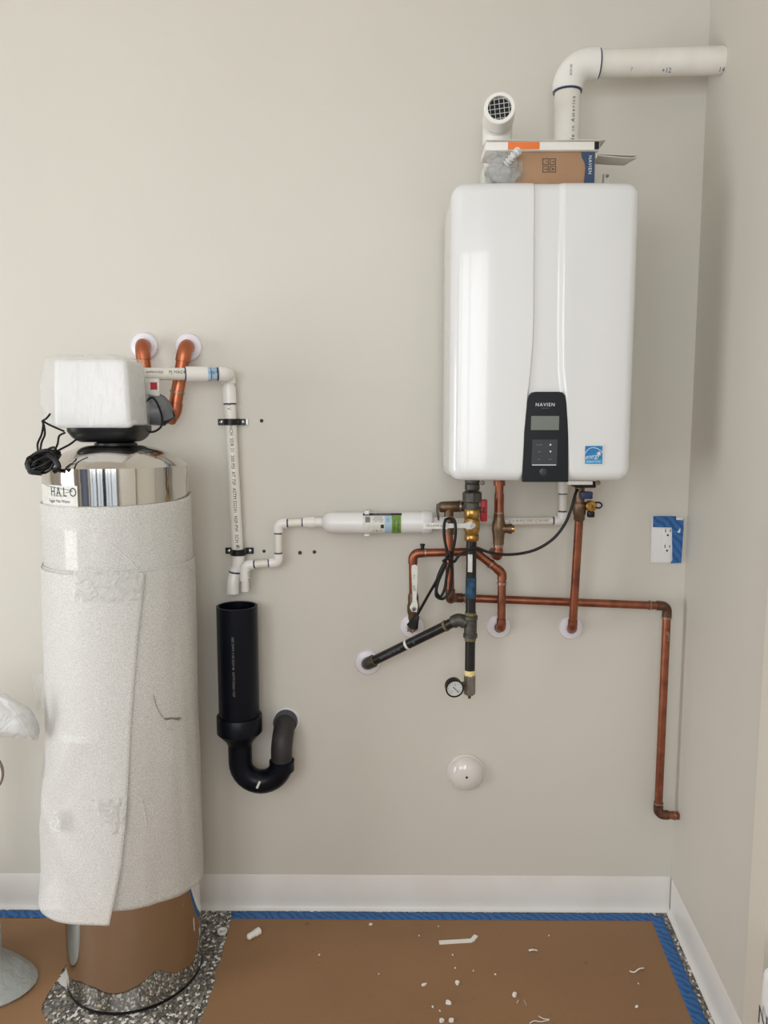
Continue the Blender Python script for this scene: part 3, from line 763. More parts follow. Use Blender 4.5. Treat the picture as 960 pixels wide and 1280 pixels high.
for (yy, ) in ((0,),):
    c0 = f0 + ax * (at(459, 653, FD) - f0).dot(ax)
    bm = B(); ro = FR + .004
    ring = []
    for a_ in [R_(-140 + 10 * i) for i in range(0, 11)]: pass
    box(bm, c0 + V((-.0065, -.038, FR - .0005)), c0 + V((.0065, .05, FR + .003)), .001)
    box(bm, c0 + V((-.0065, -.038, -FR - .003)), c0 + V((.0065, .05, -FR + .0005)), .001)
    box(bm, c0 + V((-.0065, .044, -FR - .003)), c0 + V((.0065, .0515, FR + .003)), .001)
    box(bm, c0 + V((-.006, -.026, FR - .004)), c0 + V((.006, -.014, FR + .006)), .0015)
    obj('wall_clip', bm, 'plastic', t, label='white plastic wall clip')

t = thing('condensate_pipe', 'thin white plastic pipe from the filter canister up to the underside of the heater', 'pipe', at(640, 650, 0))
pts = [at(535, 653, FD), at(703, 650.5, FD), at(703.5, 600, FD)]
pts = [at(540, 653, FD), at(703, 650.5, FD + .0), V((at(704, 600, FD).x, -FD, hz0 - .001))]
spn = pipe_run(t, pts, CR, 'pvc', 'pvcfit', fit=1.32, bend=1.3, hub=.9, band='primer')
sleeve(t, 'adapter', at(540, 653, FD), at(556, 653, FD), CR * 1.35, 'pvcfit')
lettering(t, 'SCH 40 PVC PIPE 1/2 IN NSF', .009, 'inkgrey', cylmap(at(660, 651, FD), spn[0][1] - spn[0][0], (0, -1, .1), CR))
sleeve(t, 'coupling', at(703.6, 616.5, FD), at(703.8, 600, FD), CR * 1.3, 'pvcfit')
sleeve(t, 'primer_band', at(703.6, 618, FD), at(703.6, 616.4, FD), CR * 1.15, 'primer')

# ------------------------------------------------------------------ water heater
HW, HH = hx1 - hx0, hz1 - hz0; HCX, HCZ = (hx0 + hx1) / 2, (hz0 + hz1) / 2
heater = thing('water_heater', 'white wall-hung tankless water heater with a black control panel', 'water heater', (HCX, 0, hz0))
RC, RR_ = .030, .024
lft = interp([(hz0, at(652, 600, HF).x), (at(660, 500, HF).z, at(659, 500, HF).x), (at(663, 470, HF).z, at(662.5, 470, HF).x), (at(666, 430, HF).z, at(666, 430, HF).x), (at(667, 390, HF).z, at(667, 390, HF).x), (hz1, at(668, 230, HF).x)])
rgt = interp([(hz0, at(709, 600, HF).x), (at(704, 500, HF).z, at(704, 500, HF).x), (at(701, 460, HF).z, at(700, 460, HF).x), (at(700, 400, HF).z, at(699.5, 400, HF).x), (hz1, at(702, 230, HF).x)])
def sst(a, b, x):
    t_ = max(0, min(1, (x - a) / (b - a))); return t_ * t_ * (3 - 2 * t_)
def cover_pt(x, z):
    ax_, az_ = abs(x - HCX), abs(z - HCZ); sx, sz = (1 if x >= HCX else -1), (1 if z >= HCZ else -1)
    px_, pz_ = HW / 2 - RC, HH / 2 - RC
    if ax_ > px_ and az_ > pz_:
        dx, dz = (ax_ - px_) / RC, (az_ - pz_) / RC; m_ = max(dx, dz); l_ = math.hypot(dx, dz)
        ax_, az_ = px_ + dx / l_ * m_ * RC, pz_ + dz / l_ * m_ * RC
        e = RC * (1 - m_)
    else: e = min(HW / 2 - ax_, HH / 2 - az_)
    drop = 0
    if e < RR_: drop = RR_ - math.sqrt(max(0, RR_ ** 2 - (RR_ - e) ** 2))
    drop += .010 * (ax_ / (HW / 2)) ** 4
    X, Z = HCX + sx * ax_, HCZ + sz * az_
    l, r = lft(Z), rgt(Z)
    dip = .0065 * sst(l - .001, l + .003, X) * (1 - sst(r - .004, r + .010, X))
    return V((X, -(HF - drop - dip), Z))
us = sorted(set([round(hx0 + HW * i / 64, 5) for i in range(65)] + [round(hx0 + RR_ * (1 - math.cos(i * PI / 16)), 5) for i in range(9)] + [round(hx1 - RR_ * (1 - math.cos(i * PI / 16)), 5) for i in range(9)] + [round(lft(hz1) - .014 + .0013 * i, 5) for i in range(22)] + [round(rgt(hz1) - .012 + .0022 * i, 5) for i in range(22)]))
vs_ = sorted(set([round(hz0 + HH * i / 70, 5) for i in range(71)] + [round(hz0 + RR_ * (1 - math.cos(i * PI / 16)), 5) for i in range(9)] + [round(hz1 - RR_ * (1 - math.cos(i * PI / 16)), 5) for i in range(9)]))
us[0], us[-1] = hx0, hx1; vs_[0], vs_[-1] = hz0, hz1
bm = B(); g = [[bm.verts.new(cover_pt(x, z)) for x in us] for z in vs_]
_bridge(bm, g, False)
rim = g[0] + [r[-1] for r in g[1:]] + g[-1][-2::-1] + [r[0] for r in g[-2:0:-1]]
ring2 = [bm.verts.new(V((x.co.x, -.125, x.co.z))) for x in rim]; n = len(rim)
for i in range(n): bm.faces.new((rim[i], ring2[i], ring2[(i + 1) % n], rim[(i + 1) % n]))
ring3 = [bm.verts.new(V((HCX + (x.co.x - HCX) * .985, -.125, HCZ + (x.co.z - HCZ) * .99))) for x in rim]
for i in range(n): bm.faces.new((ring2[i], ring3[i], ring3[(i + 1) % n], ring2[(i + 1) % n]))
hcov = obj('front_cover', bm, 'enamel', heater, label='glossy white front cover with a centre channel')
bm = box(B(), (hx0 + .004, -.22, hz0 + .006), (hx1 - .004, -.012, hz1 - .006), .006)
case = obj('case', bm, 'case', heater)
bm = box(B(), (HCX - .14, -.012, hz0 + .03), (HCX + .14, -.0005, hz1 - .03)); obj('wall_bracket', bm, 'steelgrey', heater)
for k in range(9):
    z = hz0 + .05 + k * .065
    obj('side_slot', box(B(), (hx0 + .0025, -.105, z), (hx0 + .0045, -.098, z + .03)), 'inkgrey', case)
# control panel
def H(px, py, d=HF + .0015): return at(px, py, d)
pan = [(652.2, 602), (654, 540), (656, 520), (658.5, 502), (660, 495), (663, 491), (668, 490), (697, 490), (702, 491), (705, 495), (706.3, 503), (707.8, 525), (708.7, 545), (708.7, 602)]
bm = prism(B(), [H(x, y, HF - .012) for x, y in pan], (0, -.0135, 0))
cp = obj('control_panel', bm, 'panel', heater, label='black control panel with display')
PF = HF + .0015
obj('display', prism(B(), [at(x, y, PF) for x, y in ((663.5, 537.5), (698.5, 537.5), (699, 520), (664, 520))], (0, -.0006, 0)), 'lcd', cp)
obj('button_pad', prism(B(), [at(x, y, PF) for x, y in ((664, 581), (696, 581), (697, 549.5), (665.5, 549.5))], (0, -.0012, 0)), 'pad', cp)
XU, ZU = V((1, 0, 0)), V((0, 0, 1))
lettering(cp, 'NAVIEN', .0112, 'print', flatmap(at(681.5, 506, PF + .0008), XU, ZU), sx=.98, spacing=1.2)
lettering(cp, 'DUAL-FLOW', .0030, 'inkgrey', flatmap(at(681.5, 510.3, PF + .0008), XU, ZU))
for x, y, s_ in ((688, 555.8, 1), (688, 564.5, -1)):
    p = at(x, y, PF + .0014)
    obj('button', prism(B(), [p + V((-.0028, 0, -.0018 * s_)), p + V((.0028, 0, -.0018 * s_)), p + V((0, 0, .0026 * s_))], (0, -.0005, 0)), 'print', cp)
for x, y, ch in ((674, 555.8, 'mode'), (674, 564.5, 'set'), (673.5, 574, 'rst'), (688, 574, 'pwr')):
    lettering(cp, ch, .0055, 'inkgrey', flatmap(at(x, y, PF + .0016), XU, ZU))
obj('pad_seam', prism(B(), [at(x, y, PF + .001) for x, y in ((665, 581.7), (695, 581.7), (695, 580.7), (665, 580.7))], (0, -.0006, 0)), 'print', cp)
obj('dial', lathe(B(), at(679, 590, PF), (0, -1, 0), [(.0085, 0), (.0085, .0006), (.007, .001)], 28), 'pad', cp)
# energy label
SE = cover_pt(at(742, 570, HF).x, at(742, 570, HF).z); sd = -SE.y + .0012
def S(px, py, o=0): return at(px, py, sd + o)
es = obj('energy_sticker', prism(B(), [S(x, y) for x, y in ((729.8, 581.5), (754, 581.5), (754.2, 556), (730.2, 556))], (0, -.0004, 0)), 'white_tag', heater, label='square blue energy rating sticker')
obj('sticker_field', prism(B(), [S(x, y, .0006) for x, y in ((731.2, 573.8), (752.9, 573.8), (753.1, 557.4), (731.4, 557.4))], (0, -.0002, 0)), 'bluesticker', es)
obj('sticker_band', prism(B(), [S(x, y, .0006) for x, y in ((731.2, 580), (752.9, 580), (752.9, 573.8), (731.2, 573.8))], (0, -.0002, 0)), 'bluesticker2', es)
ap = [(731.6, 566.5), (734, 563), (738, 560.2), (742, 559.6), (747, 560.8), (750.5, 563), (752.8, 565.5)]
obj('sticker_arc', sweep(B(), crom([S(x, y, .0009) for x, y in ap], 4), .0007, 6), 'print', es)
bm = text_bm('energy', .0165, fn=lambda x, y: S(741, 570.3, .0012) + V((x + y * .35, 0, y + x * .12)), sx=.72); obj('lettering', bm, 'print', es, smooth=False)
c = S(748.8, 567, .0012); bm = B()
q = [c + V((math.sin(k * PI / 5) * (.0068 if k % 2 == 0 else .0028), 0, math.cos(k * PI / 5) * (.0068 if k % 2 == 0 else .0028))) for k in range(10)]
bm.faces.new([bm.verts.new(p) for p in q]); obj('star', bm, 'print', es, smooth=False)
lettering(es, 'ENERGY STAR', .0058, 'print', flatmap(S(742, 577.2, .0012), XU, ZU), sx=.9)
# underside bits and top lugs
obj('bottom_tab', box(B(), at(710, 606, .30), at(737, 600, .27), .001), 'case', heater)
obj('cable_gland', box(B(), at(719, 610, .22), at(739, 600, .17), .003), 'blackplastic', heater)
for px in (603, 747): obj('screw_lug', lathe(B(), at(px, 603.5, .25), (0, -1, 0), [(.006, 0), (.006, .004), (.0025, .005)], 12), 'steelgrey', heater)
p = at(759, 218, .2)
obj('top_lug', box(B(), V((p.x - .008, -.2, hz1 - .008)), V((p.x + .008, -.185, p.z + .004)), .003), 'case', heater)
obj('lug_bolt', lathe(B(), (p.x, -.2, p.z - .004), (0, -1, 0), [(.004, 0), (.004, .003)], 6), 'steelgrey', heater)
# ------------------------------------------------------------------ vents on top
VD = .115; VR = .0320
t = thing('exhaust_vent', 'white plastic exhaust vent pipe elbowing from the heater top into the right wall', 'vent pipe', (at(708, 200, VD).x, -VD, hz1))
vx = at(708.5, 150, VD).x; vA = V((vx, -VD, hz1 + .0006)); 
vB = V((vx, -VD, at(725, 80, VD).z - .001)); vC = at(903, 75.5, VD); vC = V((wx(VD) - .002, -VD, vC.z))
sv = pipe_run(t, [vA, vB, vC], VR, 'pvc', 'pvcfit', fit=1.17, bend=1.75, hub=.2)
uh = (vC - vB).normalized()
e1 = at(746.5, 78, VD)
q = V((e1.x, -VD, vB.z + (e1.x - vB.x) * uh.z / uh.x))
sleeve(t, 'primer_band', q - uh * .002, q + uh * .004, VR * 1.08, 'primer')
zq2 = at(709, 115, VD).z
sleeve(t, 'primer_band', V((vx, -VD, zq2 - .003)), V((vx, -VD, zq2 + .004)), VR * 1.08, 'primer')
sleeve(t, 'socket', V((vx, -VD, zq2 + .001)), V((vx, -VD, zq2 + .018)), VR * 1.17, 'pvcfit', 24)
sleeve(t, 'socket', q - uh * .022, q, VR * 1.17, 'pvcfit', 24)
lettering(t, 'Made in America', .0135, 'ink', cylmap(V((vx, -VD, at(714, 160, VD).z)), (0, 0, 1), (.28, -1, 0), VR), spacing=1.35)
lettering(t, '7', .012, 'inkgrey', cylmap(at(785, 86, VD), uh, (0, -1, -.5), VR)); lettering(t, '+12', .015, 'primer', cylmap(at(828, 87, VD), uh, (0, -1, -.5), VR))
lettering(t, '14', .015, 'primer', cylmap(at(896, 86, VD), uh, (0, -1, -.5), VR))
lettering(t, 'SCH 40', .008, 'ink', cylmap(V((vx, -VD, at(711, 96, VD).z)), (0, 0, 1), (-.02, -1, 0), VR * 1.17))

t = thing('intake_vent', 'short white air intake elbow with a round wire screen facing the room', 'vent pipe', (at(622, 200, .15).x, -.15, hz1))
mC = at(624.5, 135, .25); ix = at(621.5, 175, .15).x; iz = mC.z - .004
iB = V((ix, -.15, iz)); iC = mC + V((0, .02, 0))
IRR = .0315
pipe_run(t, [V((ix, -.15, hz1 + .0006)), iB, iC], IRR, 'pvc', 'pvcfit', fit=1.15, bend=1.15, hub=.35)
axi = (iC - iB).normalized()
bm = lathe(B(), mC - axi * .05, axi, [(IRR * 1.15, 0), (IRR * 1.15, .05), (IRR * 1.10, .052), (IRR * .86, .052), (IRR * .86, .012), (.001, .011)], 40, (False, False))
obj('mouth_hub', bm, 'pvcfit', t)
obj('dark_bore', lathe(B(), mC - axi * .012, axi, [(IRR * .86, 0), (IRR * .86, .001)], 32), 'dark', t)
bm = B(); u_, v_, _a = frame(axi)
for k in range(-3, 4):
    h_ = IRR * .84; o_ = k * .0108 ; l_ = math.sqrt(max(0, h_ ** 2 - o_ ** 2))
    if l_ < .004: continue
    for (p1, p2) in ((u_, v_), (v_, u_)):
        p1 = (p1 + p2 * .10 * (1 if p1 is u_ else -1)).normalized(); 
        sweep(bm, [mC + axi * -.003 + p2 * o_ - p1 * l_, mC + axi * -.003 + p2 * o_ + p1 * l_], .0008, 5)
obj('wire_screen', bm, 'wire', t, label='wire mesh bird screen')

p = at(608.5, 214, .2)
obj('vent_clamp', box(B(), V((p.x - .011, -.21, hz1 + .0006)), V((p.x + .008, -.16, p.z + .008)), .003), 'case', t)
obj('clamp_screw', lathe(B(), (p.x - .002, -.21, at(608, 218.5, .21).z), (0, -1, 0), [(.005, 0), (.005, .004)], 6), 'steelgrey', t)

# ------------------------------------------------------------------ things lying on the heater
BD = .275
zt_ = hz1 + .0008
bx0, bx1 = at(646, 205, BD).x, at(744, 205, BD).x; bz1 = at(690, 190, BD).z
box_ = thing('cardboard_box', 'small brown cardboard parts box with a navy end lying on top of the water heater', 'box', ((bx0 + bx1) / 2, -BD, zt_))
obj('carton', box(B(), (bx0, -BD, zt_), (bx1, -BD + .14, bz1), .0012), 'cardboard', box_)
bz0v = at(690, 222, BD).z
nav = [(at(726.5, 190, BD).x, bz1 - .001), (at(727, 197, BD).x, at(700, 197, BD).z), (at(730.5, 203, BD).x, at(700, 203, BD).z), (at(731.5, 210, BD).x, at(700, 210, BD).z), (at(729.5, 222, BD).x, zt_ + .001), (at(743, 222, BD).x, zt_ + .001), (at(743.5, 190, BD).x, bz1 - .001)]
obj('navy_panel', prism(B(), [V((x, -BD - .0004, z)) for x, z in nav], (0, -.0004, 0)), 'navy', box_)
lettering(box_, 'NAVIEN', .0105, 'print', flatmap(at(737.5, 206, BD + .0014), (0, 0, -1), (1, 0, 0)), spacing=1.15)
for cx_, cy_, ch in ((682, 202, '*'), (691, 202, 'Y'), (682, 211.5, 'T'), (691, 211.5, 'A')):
    p = at(cx_, cy_, BD + .0006); a_ = .0070
    bm = B()
    for (x0_, z0_, x1_, z1_) in ((-a_, -a_, a_, -a_ + .0012), (-a_, a_ - .0012, a_, a_), (-a_, -a_, -a_ + .0012, a_), (a_ - .0012, -a_, a_, a_)):
        prism(bm, [p + V((x0_, 0, z0_)), p + V((x1_, 0, z0_)), p + V((x1_, 0, z1_)), p + V((x0_, 0, z1_))], (0, -.0003, 0))
    obj('handling_mark', bm, 'ink', box_, smooth=False)
    lettering(box_, ch, .011, 'ink', flatmap(at(cx_, cy_, BD + .001), (0, 0, -1), (1, 0, 0)))
# flat white carton with orange band
fx0, fx1 = at(607, 183, BD + .01).x, at(749.5, 183, BD + .01).x; fz0 = bz1 + .0008; fz1 = at(680, 177, BD + .01).z
fb = thing('flat_carton', 'flat white carton with an orange band lying across the brown box on the heater', 'box', ((fx0 + fx1) / 2, -BD, fz0))
FBD = BD + .01
obj('carton', box(B(), (fx0, -FBD, fz0), (fx1, -FBD + .088, fz1), .001), 'whitecard', fb)
ob0, ob1 = at(635, 183, FBD).x, at(674.5, 183, FBD).x
obj('orange_band', prism(B(), [(ob0, -FBD - .0004, fz0 + .001), (ob1, -FBD - .0004, fz0 + .002), (ob1, -FBD - .0004, fz1 - .001), (ob0, -FBD - .0004, fz1 - .001)], (0, -.0004, 0)), 'orange', fb)
ob0, ob1 = at(743, 183, FBD).x, at(748.8, 183, FBD).x
obj('black_end', prism(B(), [(ob0, -FBD - .0004, fz0 + .001), (ob1, -FBD - .0004, fz0 + .001), (ob1, -FBD - .0004, fz1 - .0005), (ob0, -FBD - .0004, fz1 - .0005)], (0, -.0004, 0)), 'panel', fb)
# thin leaflet on top
def leaf(u, v):
    x = at(606, 177, BD).x + (at(755, 177, BD).x - at(606, 177, BD).x) * u
    return V((x, -FBD - .006 + .09 * v, fz1 + .0016 + .0006 * math.sin(u * 9 + v * 3)))
tag(obj('leaflet', gridsheet(B(), 24, 8, leaf), 'sheet', solid=.0008), 'thin grey-white leaflet lying on the flat orange banded carton', 'leaflet')
def blk(u, v):
    x = at(690, 174, .24).x + (at(733, 174, .24).x - at(690, 174, .24).x) * u
    return V((x, -.26 + .07 * v, fz1 + .0035 + .006 * u * u * (1 - .6 * v)))
tag(obj('black_flap', gridsheet(B(), 12, 6, blk), 'blackplastic', solid=.0008), 'thin black plastic flap on the leaflet in front of the exhaust vent', 'plastic scrap')
# open booklet sticking out right
def bk(u, v):
    x = at(700, 195, .24).x + (at(790, 195, .24).x - at(700, 195, .24).x) * u
    zz = bz1 - .004 - .012 * (1 - v) * sst(.4, 1, u) * 0
    return V((x, -.30 + .13 * v, at(740, 190, .27).z + .0006 - .004 * sst(.5, 1, u) + .0015 * math.sin(u * 7) * v))
bkl = thing('booklet', 'white paper booklet poking out to the right between the two cartons on the heater', 'booklet', (at(760, 195, .24).x, -.24, bz1))
# it lies beside the carton end, resting on its edge
def pg(off, drop):
    def f(u, v):
        x0_ = bx1 + .0015; x1_ = at(791, 195, .24).x
        x = x0_ + (x1_ - x0_) * u * (1 - .12 * v)
        return V((x, -.275 + .06 * v, bz1 - .003 - off - drop * math.sin(u * PI / 2 * 1.0) * (1 - v * .5) - .002 * u))
    return f
obj('cover_page', gridsheet(B(), 16, 8, pg(0, .002)), 'sheet', bkl, solid=.0008)
obj('inner_page', gridsheet(B(), 16, 8, pg(.003, .005)), 'sheet', bkl, solid=.0008)
for z_ in (0,):
    obj('spine', box(B(), (bx1 + .0006, -.275, bz1 - .014), (bx1 + .003, -.215, bz1 - .002)), 'sheet', bkl)
# crumpled clear bag left of the box
def cb(u, v):
    th = 2 * PI * u; h_ = v
    r = .018 + .020 * math.sin(PI * min(1, h_ * .9 + .1)) + .011 * noise.noise(V((math.cos(th) * 2.5, math.sin(th) * 2.5, h_ * 5))) + .005 * abs(noise.noise(V((math.cos(th) * 7, math.sin(th) * 7, h_ * 9))))
    c_ = V((at(631, 205, .26).x, -.262, 0))
    z = zt_ + .001 + (fz0 - .002 - zt_) * h_
    return V((c_.x + r * math.cos(th) * (1.0 + .25 * h_), c_.y + r * math.sin(th) * .8, z))
pb = thing('parts_bag', 'crumpled hazy plastic parts bag squeezed beside the brown box on the heater', 'plastic bag', (at(631, 205, .26).x, -.262, zt_))
bm = gridsheet(B(), 40, 16, cb); bmesh.ops.remove_doubles(bm, verts=bm.verts, dist=1e-5)
obj('film', bm, 'bagthin', pb)
bm = B()
for k in range(5):
    p = V((at(631, 205, .26).x + random.uniform(-.02, .02), -.262 + random.uniform(-.012, .012), zt_ + .008 + random.uniform(0, .012)))
    lathe(bm, p, (random.uniform(-1, 1), -1, random.uniform(-.5, .5)), [(.006, 0), (.006, .007), (.003, .007), (.003, .014)], 8)
obj('fasteners', bm, 'steelgrey', pb)['kind'] = 'stuff'
tl = crom([at(632, 206, .295), at(637, 200, .30), at(643, 193, .305), at(648, 188.6, .30)], 6)
obj('bag_neck', sweep(B(), tl, [.004 + .006 * abs(math.sin(i)) for i in range(len(tl))], 10), 'bagwhite', pb)

# ------------------------------------------------------------------ gas line
GD = .175; GR = .0132
GX = at(588.5, 745, GD).x
def gz(py): return at(588, py, GD).z
def gp(py): return V((GX, -GD, gz(py)))
gas = thing('gas_pipe', 'black iron gas pipe with brass ball valve dropping from the heater to a gauge', 'gas pipe', gp(870))
GXv = at(590.5, 640, GD).x
obj('inlet_nipple', lathe(B(), gp(613), (0, 0, 1), [(.016, 0), (.019, .003), (.019, .016), (.017, .018), (.019, .02), (.019, .034)], 20), 'gunmetal', gas)
obj('union_nut', lathe(B(), gp(628), (0, 0, 1), [(.021, 0), (.0245, .003), (.0245, .024), (.021, .028)], 8), 'gunmetal', gas)
obj('union_tail', lathe(B(), gp(636), (0, 0, 1), [(.019, 0), (.019, .016)], 24), 'gunmetal', gas)
bv_ = lathe(B(), gp(676), (0, 0, 1), [(.0165, 0), (.0185, .004), (.0185, .014), (.0165, .017), (.0205, .030), (.0205, .050), (.0165, .058), (.0195, .062), (.0195, .078), (.0175, .082)], 28)
gv = obj('ball_valve', bv_, 'brass', gas, label='bright brass gas ball valve')
obj('stem_nut', lathe(B(), at(590, 656.5, GD + .019), (0, -1, 0), [(.0085, 0), (.0085, .011), (.006, .014)], 6), 'steel', gas)
pv = at(590, 656.8, GD + .030)
lvL = at(531, 657.5, GD + .030)
bm = B(); hl = [(0.0, .0085), (.012, .009), (.022, .0055), (.05, .0055), (.09, .0062), (.118, .0066), (.126, .004)]
tot = (pv - lvL).length; dl = (lvL - pv).normalized()
top_ = [pv + dl * (a_ / .126 * tot) + V((0, 0, b_)) for a_, b_ in hl]; bot_ = [pv + dl * (a_ / .126 * tot) - V((0, 0, b_)) for a_, b_ in hl][::-1]
prism(bm, [pv + V((.010, 0, 0))] + top_ + bot_, (0, -.003, 0))
lev = obj('lever', bm, 'wire', gas, label='steel lever with a white sleeve')
obj('lever_sleeve', prism(B(), [at(x, y, GD + .0332) for x, y in ((529.5, 660.5), (559.5, 661.2), (559.5, 653.2), (529.5, 653.8))], (0, -.0012, 0)), 'white_tag', lev)
obj('lever_nut', lathe(B(), at(591, 656.5, GD + .033), (0, -1, 0), [(.007, 0), (.007, .005)], 6), 'steel', lev)
lettering(lev, 'YELLOW GAS', .0085, 'greenink', flatmap(at(545, 657.3, GD + .0352), XU, ZU))
sleeve(gas, 'pipe', gp(770), gp(674), GR, 'iron')
sleeve(gas, 'blue_tape', gp(747), gp(722), GR + .0008, 'tapeblue2', label='dark blue tape wrapped round the pipe')
obj('paper_tag', gridsheet(B(), 6, 4, lambda u, v: V((GX + (GR + .001) * math.sin(-.75 + .85 * u), -GD - (GR + .001) * math.cos(-.75 + .85 * u), gz(714) + (gz(692) - gz(714)) * v))), 'white_tag', gas, label='white paper tag stuck on the pipe')
# tee
bm = lathe(B(), gp(797), (0, 0, 1), [(.0150, 0), (.0185, .001), (.0185, .010), (.0165, .012), (.0165, gz(769) - gz(797) - .012), (.0185, gz(769) - gz(797) - .010), (.0185, gz(769) - gz(797) - .001), (.015, gz(769) - gz(797))], 28)
obj('tee', bm, 'gunmetal', gas)
sleeve(gas, 'dope_ring', gp(769), gp(765), .0148, 'dope'); sleeve(gas, 'dope_ring', gp(800.5), gp(796.5), .0148, 'dope')
sleeve(gas, 'pipe', gp(842), gp(796), GR, 'iron')
sleeve(gas, 'cream_tape', gp(844), gp(837.5), GR + .0009, 'yellowtape')
obj('hex_cap', lathe(B(), gp(868), (0, 0, 1), [(.0135, 0), (.0150, .003), (.0150, gz(843) - gz(868))], 6), 'steelgrey', gas)
obj('bleed_screw', lathe(B(), gp(873), (0, 0, 1), [(.0035, 0), (.0045, .004), (.0045, .008), (.006, .009), (.006, .014)], 8), 'bronze', gas)
# side branch to the wall
sA = at(581, 772, GD - .004); sB = at(566, 769, .155); sC = at(463, 829, .055); sD = at(459.5, 828, .001)
br = pipe_run(gas, [gp(781) + V((-.004, 0, 0)), V((GX, -GD, gz(781))) + V((-.028, .004, .014)), at(461, 829, .06), at(459.5, 829, .001)], GR, 'iron', 'gunmetal', fit=1.30, bend=1.35, hub=.7)
a_, b_ = br[1]
for f_ in (.12, .965): sleeve(gas, 'dope_ring', along(a_, b_, f_ - .012), along(a_, b_, f_ + .012), GR * 1.12, 'dope')
sleeve(gas, 'white_mark', along(a_, b_, .55), along(a_, b_, .575), GR * 1.03, 'white_tag')
lettering(gas, 'ASTM A53 3/4 IN', .0095, 'inkgrey', cylmap(along(b_, a_, .25), a_ - b_, (0, -1, .1), GR))
lettering(gas, 'o', .012, 'inkgrey', cylmap(along(b_, a_, .53), a_ - b_, (0, -1, .1), GR))
collar(gas, 459.5, 827.5, .036, .017)
# pressure gauge on the drip leg
gc = at(568.5, 861, GD + .028)
ga = V((.12, -1, -.10)).normalized()
gg = obj('gauge_stem', sweep(B(), [V((GX - .012, -GD, gc.z + .004)), V((gc.x + .012, -GD - .004, gc.z + .003))], .006, 10), 'bronze', gas)
gb = gc - ga * .024
pg_ = obj('pressure_gauge', lathe(B(), gb, ga, [(.020, 0), (.0225, .002), (.0225, .018), (.0240, .0185), (.0240, .0245), (.0205, .0250), (.0200, .0225)], 36, (True, True)), 'blackplastic', gas, label='small round black pressure gauge')
obj('dial_face', lathe(B(), gc - ga * .0012, ga, [(.0200, 0), (.0200, .0008)], 36), 'gaugeface', pg_)
u_, v_, _n = frame(ga); up_ = (V((0, 0, 1)) - ga * ga.z).normalized(); rt_ = up_.cross(ga) * -1
rt_ = ga.cross(up_) * -1 if (ga.cross(up_)).x < 0 else ga.cross(up_)
fc = gc + ga * .0002
nd_ = (rt_ * 1 - up_ * 1.1).normalized()
obj('needle', sweep(B(), [fc - nd_ * .007, fc + nd_ * .014], [.0011, .0005], 6), 'ink', pg_)
bm = B()
for k in range(11):
    a_ = R_(225 - 27 * k); dv = rt_ * math.cos(a_) + up_ * math.sin(a_)
    sweep(bm, [fc + dv * .0145, fc + dv * .0175], .0004, 4)
obj('scale_ticks', bm, 'ink', pg_)
for k, s_ in ((0, '0'), (5, '15'), (10, '30')):
    a_ = R_(225 - 27 * k); dv = rt_ * math.cos(a_) + up_ * math.sin(a_)
    lettering(pg_, s_, .006, 'ink', flatmap(fc + dv * .011, rt_, up_))

# ------------------------------------------------------------------ hot outlet, relief valve and discharge
QR = .0111; QD = .118
hot = thing('relief_valve', 'bronze relief valve left of the gas valve with copper discharge pipe running to the corner', 'valve', at(562, 700, .1))
hx = at(584, 634, QD)
obj('valve_body', sweep(B(), [at(549, 634, QD), at(552, 633.8, QD), at(574, 633, QD), at(576, 633, QD)], [.0125, .0145, .0145, .012], 20), 'bronze', hot)
sleeve(hot, 'joint_ring', at(574, 633, QD), at(576, 633, QD), .0162, 'solder'); sleeve(hot, 'nipple', at(576, 633, QD), at(580, 633, QD), .0135, 'gunmetal')
obj('outlet', lathe(B(), at(561, 646, QD), (0, 0, 1), [(.0125, 0), (.0125, .014), (.0145, .026)], 20), 'bronze', hot)
sleeve(hot, 'blue_band', at(561, 650, QD), at(561, 645.5, QD), .0128, 'primerblue')
sleeve(hot, 'adapter', at(561.3, 668, QD), at(561, 649, QD), .0132, 'bronze')
bm = B(); q = [(548, 629), (545.5, 630), (545, 640), (547, 650), (549, 651), (549.5, 646), (548.5, 638), (550.5, 633)]
prism(bm, [at(x, y, QD + .012) for x, y in q], (0, -.004, 0)); obj('test_lever', bm, 'gunmetal', hot)
obj('lever_pivot', lathe(B(), at(549.5, 633, QD), (-1, -.3, 0), [(.008, 0), (.008, .006)], 12), 'steelgrey', hot)
HD = .045
q = [at(561, 664, QD), at(563, 749, QD), at(566, 747, HD), at(834, 757.5, HD), at(822.5, 1018, HD), V((wx(HD) - .003, -HD, at(835, 1019.5, HD).z))]
dsp = pipe_run(hot, q, QR, 'copper', 'copperold', fit=1.18, bend=1.5, hub=1.2)
for px, py in ((581, 747.6), (812, 756.6)):
    c = at(px, py, HD); uu = (q[3] - q[2]).normalized(); sleeve(hot, 'solder_ring', c - uu * .002, c + uu * .002, QR * 1.2, 'solder')
uu = (q[4] - q[3]).normalized()
for py in (772, 1004): c = q[3] + uu * ((q[3].z - at(830, py, HD).z)); sleeve(hot, 'solder_ring', c - uu * .003, c + uu * .003, QR * 1.2, 'solder')
c = q[3] + uu * (q[3].z - at(830, 795, HD).z); 
obj('solder_drip', box(B(), c + V((.001, -QR - .001, -.012)), c + V((.005, -QR + .002, .012)), .001), 'solder', hot)
obj('solder_drip', box(B(), c + V((-.003, -QR - .001, .004)), c + V((.0, -QR + .002, .016)), .001), 'solder', hot)
c = V((wx(HD) - .014, -HD, q[5].z)); sleeve(hot, 'solder_ring', c - V((.002, 0, 0)), c + V((.002, 0, 0)), QR * 1.15, 'solder')

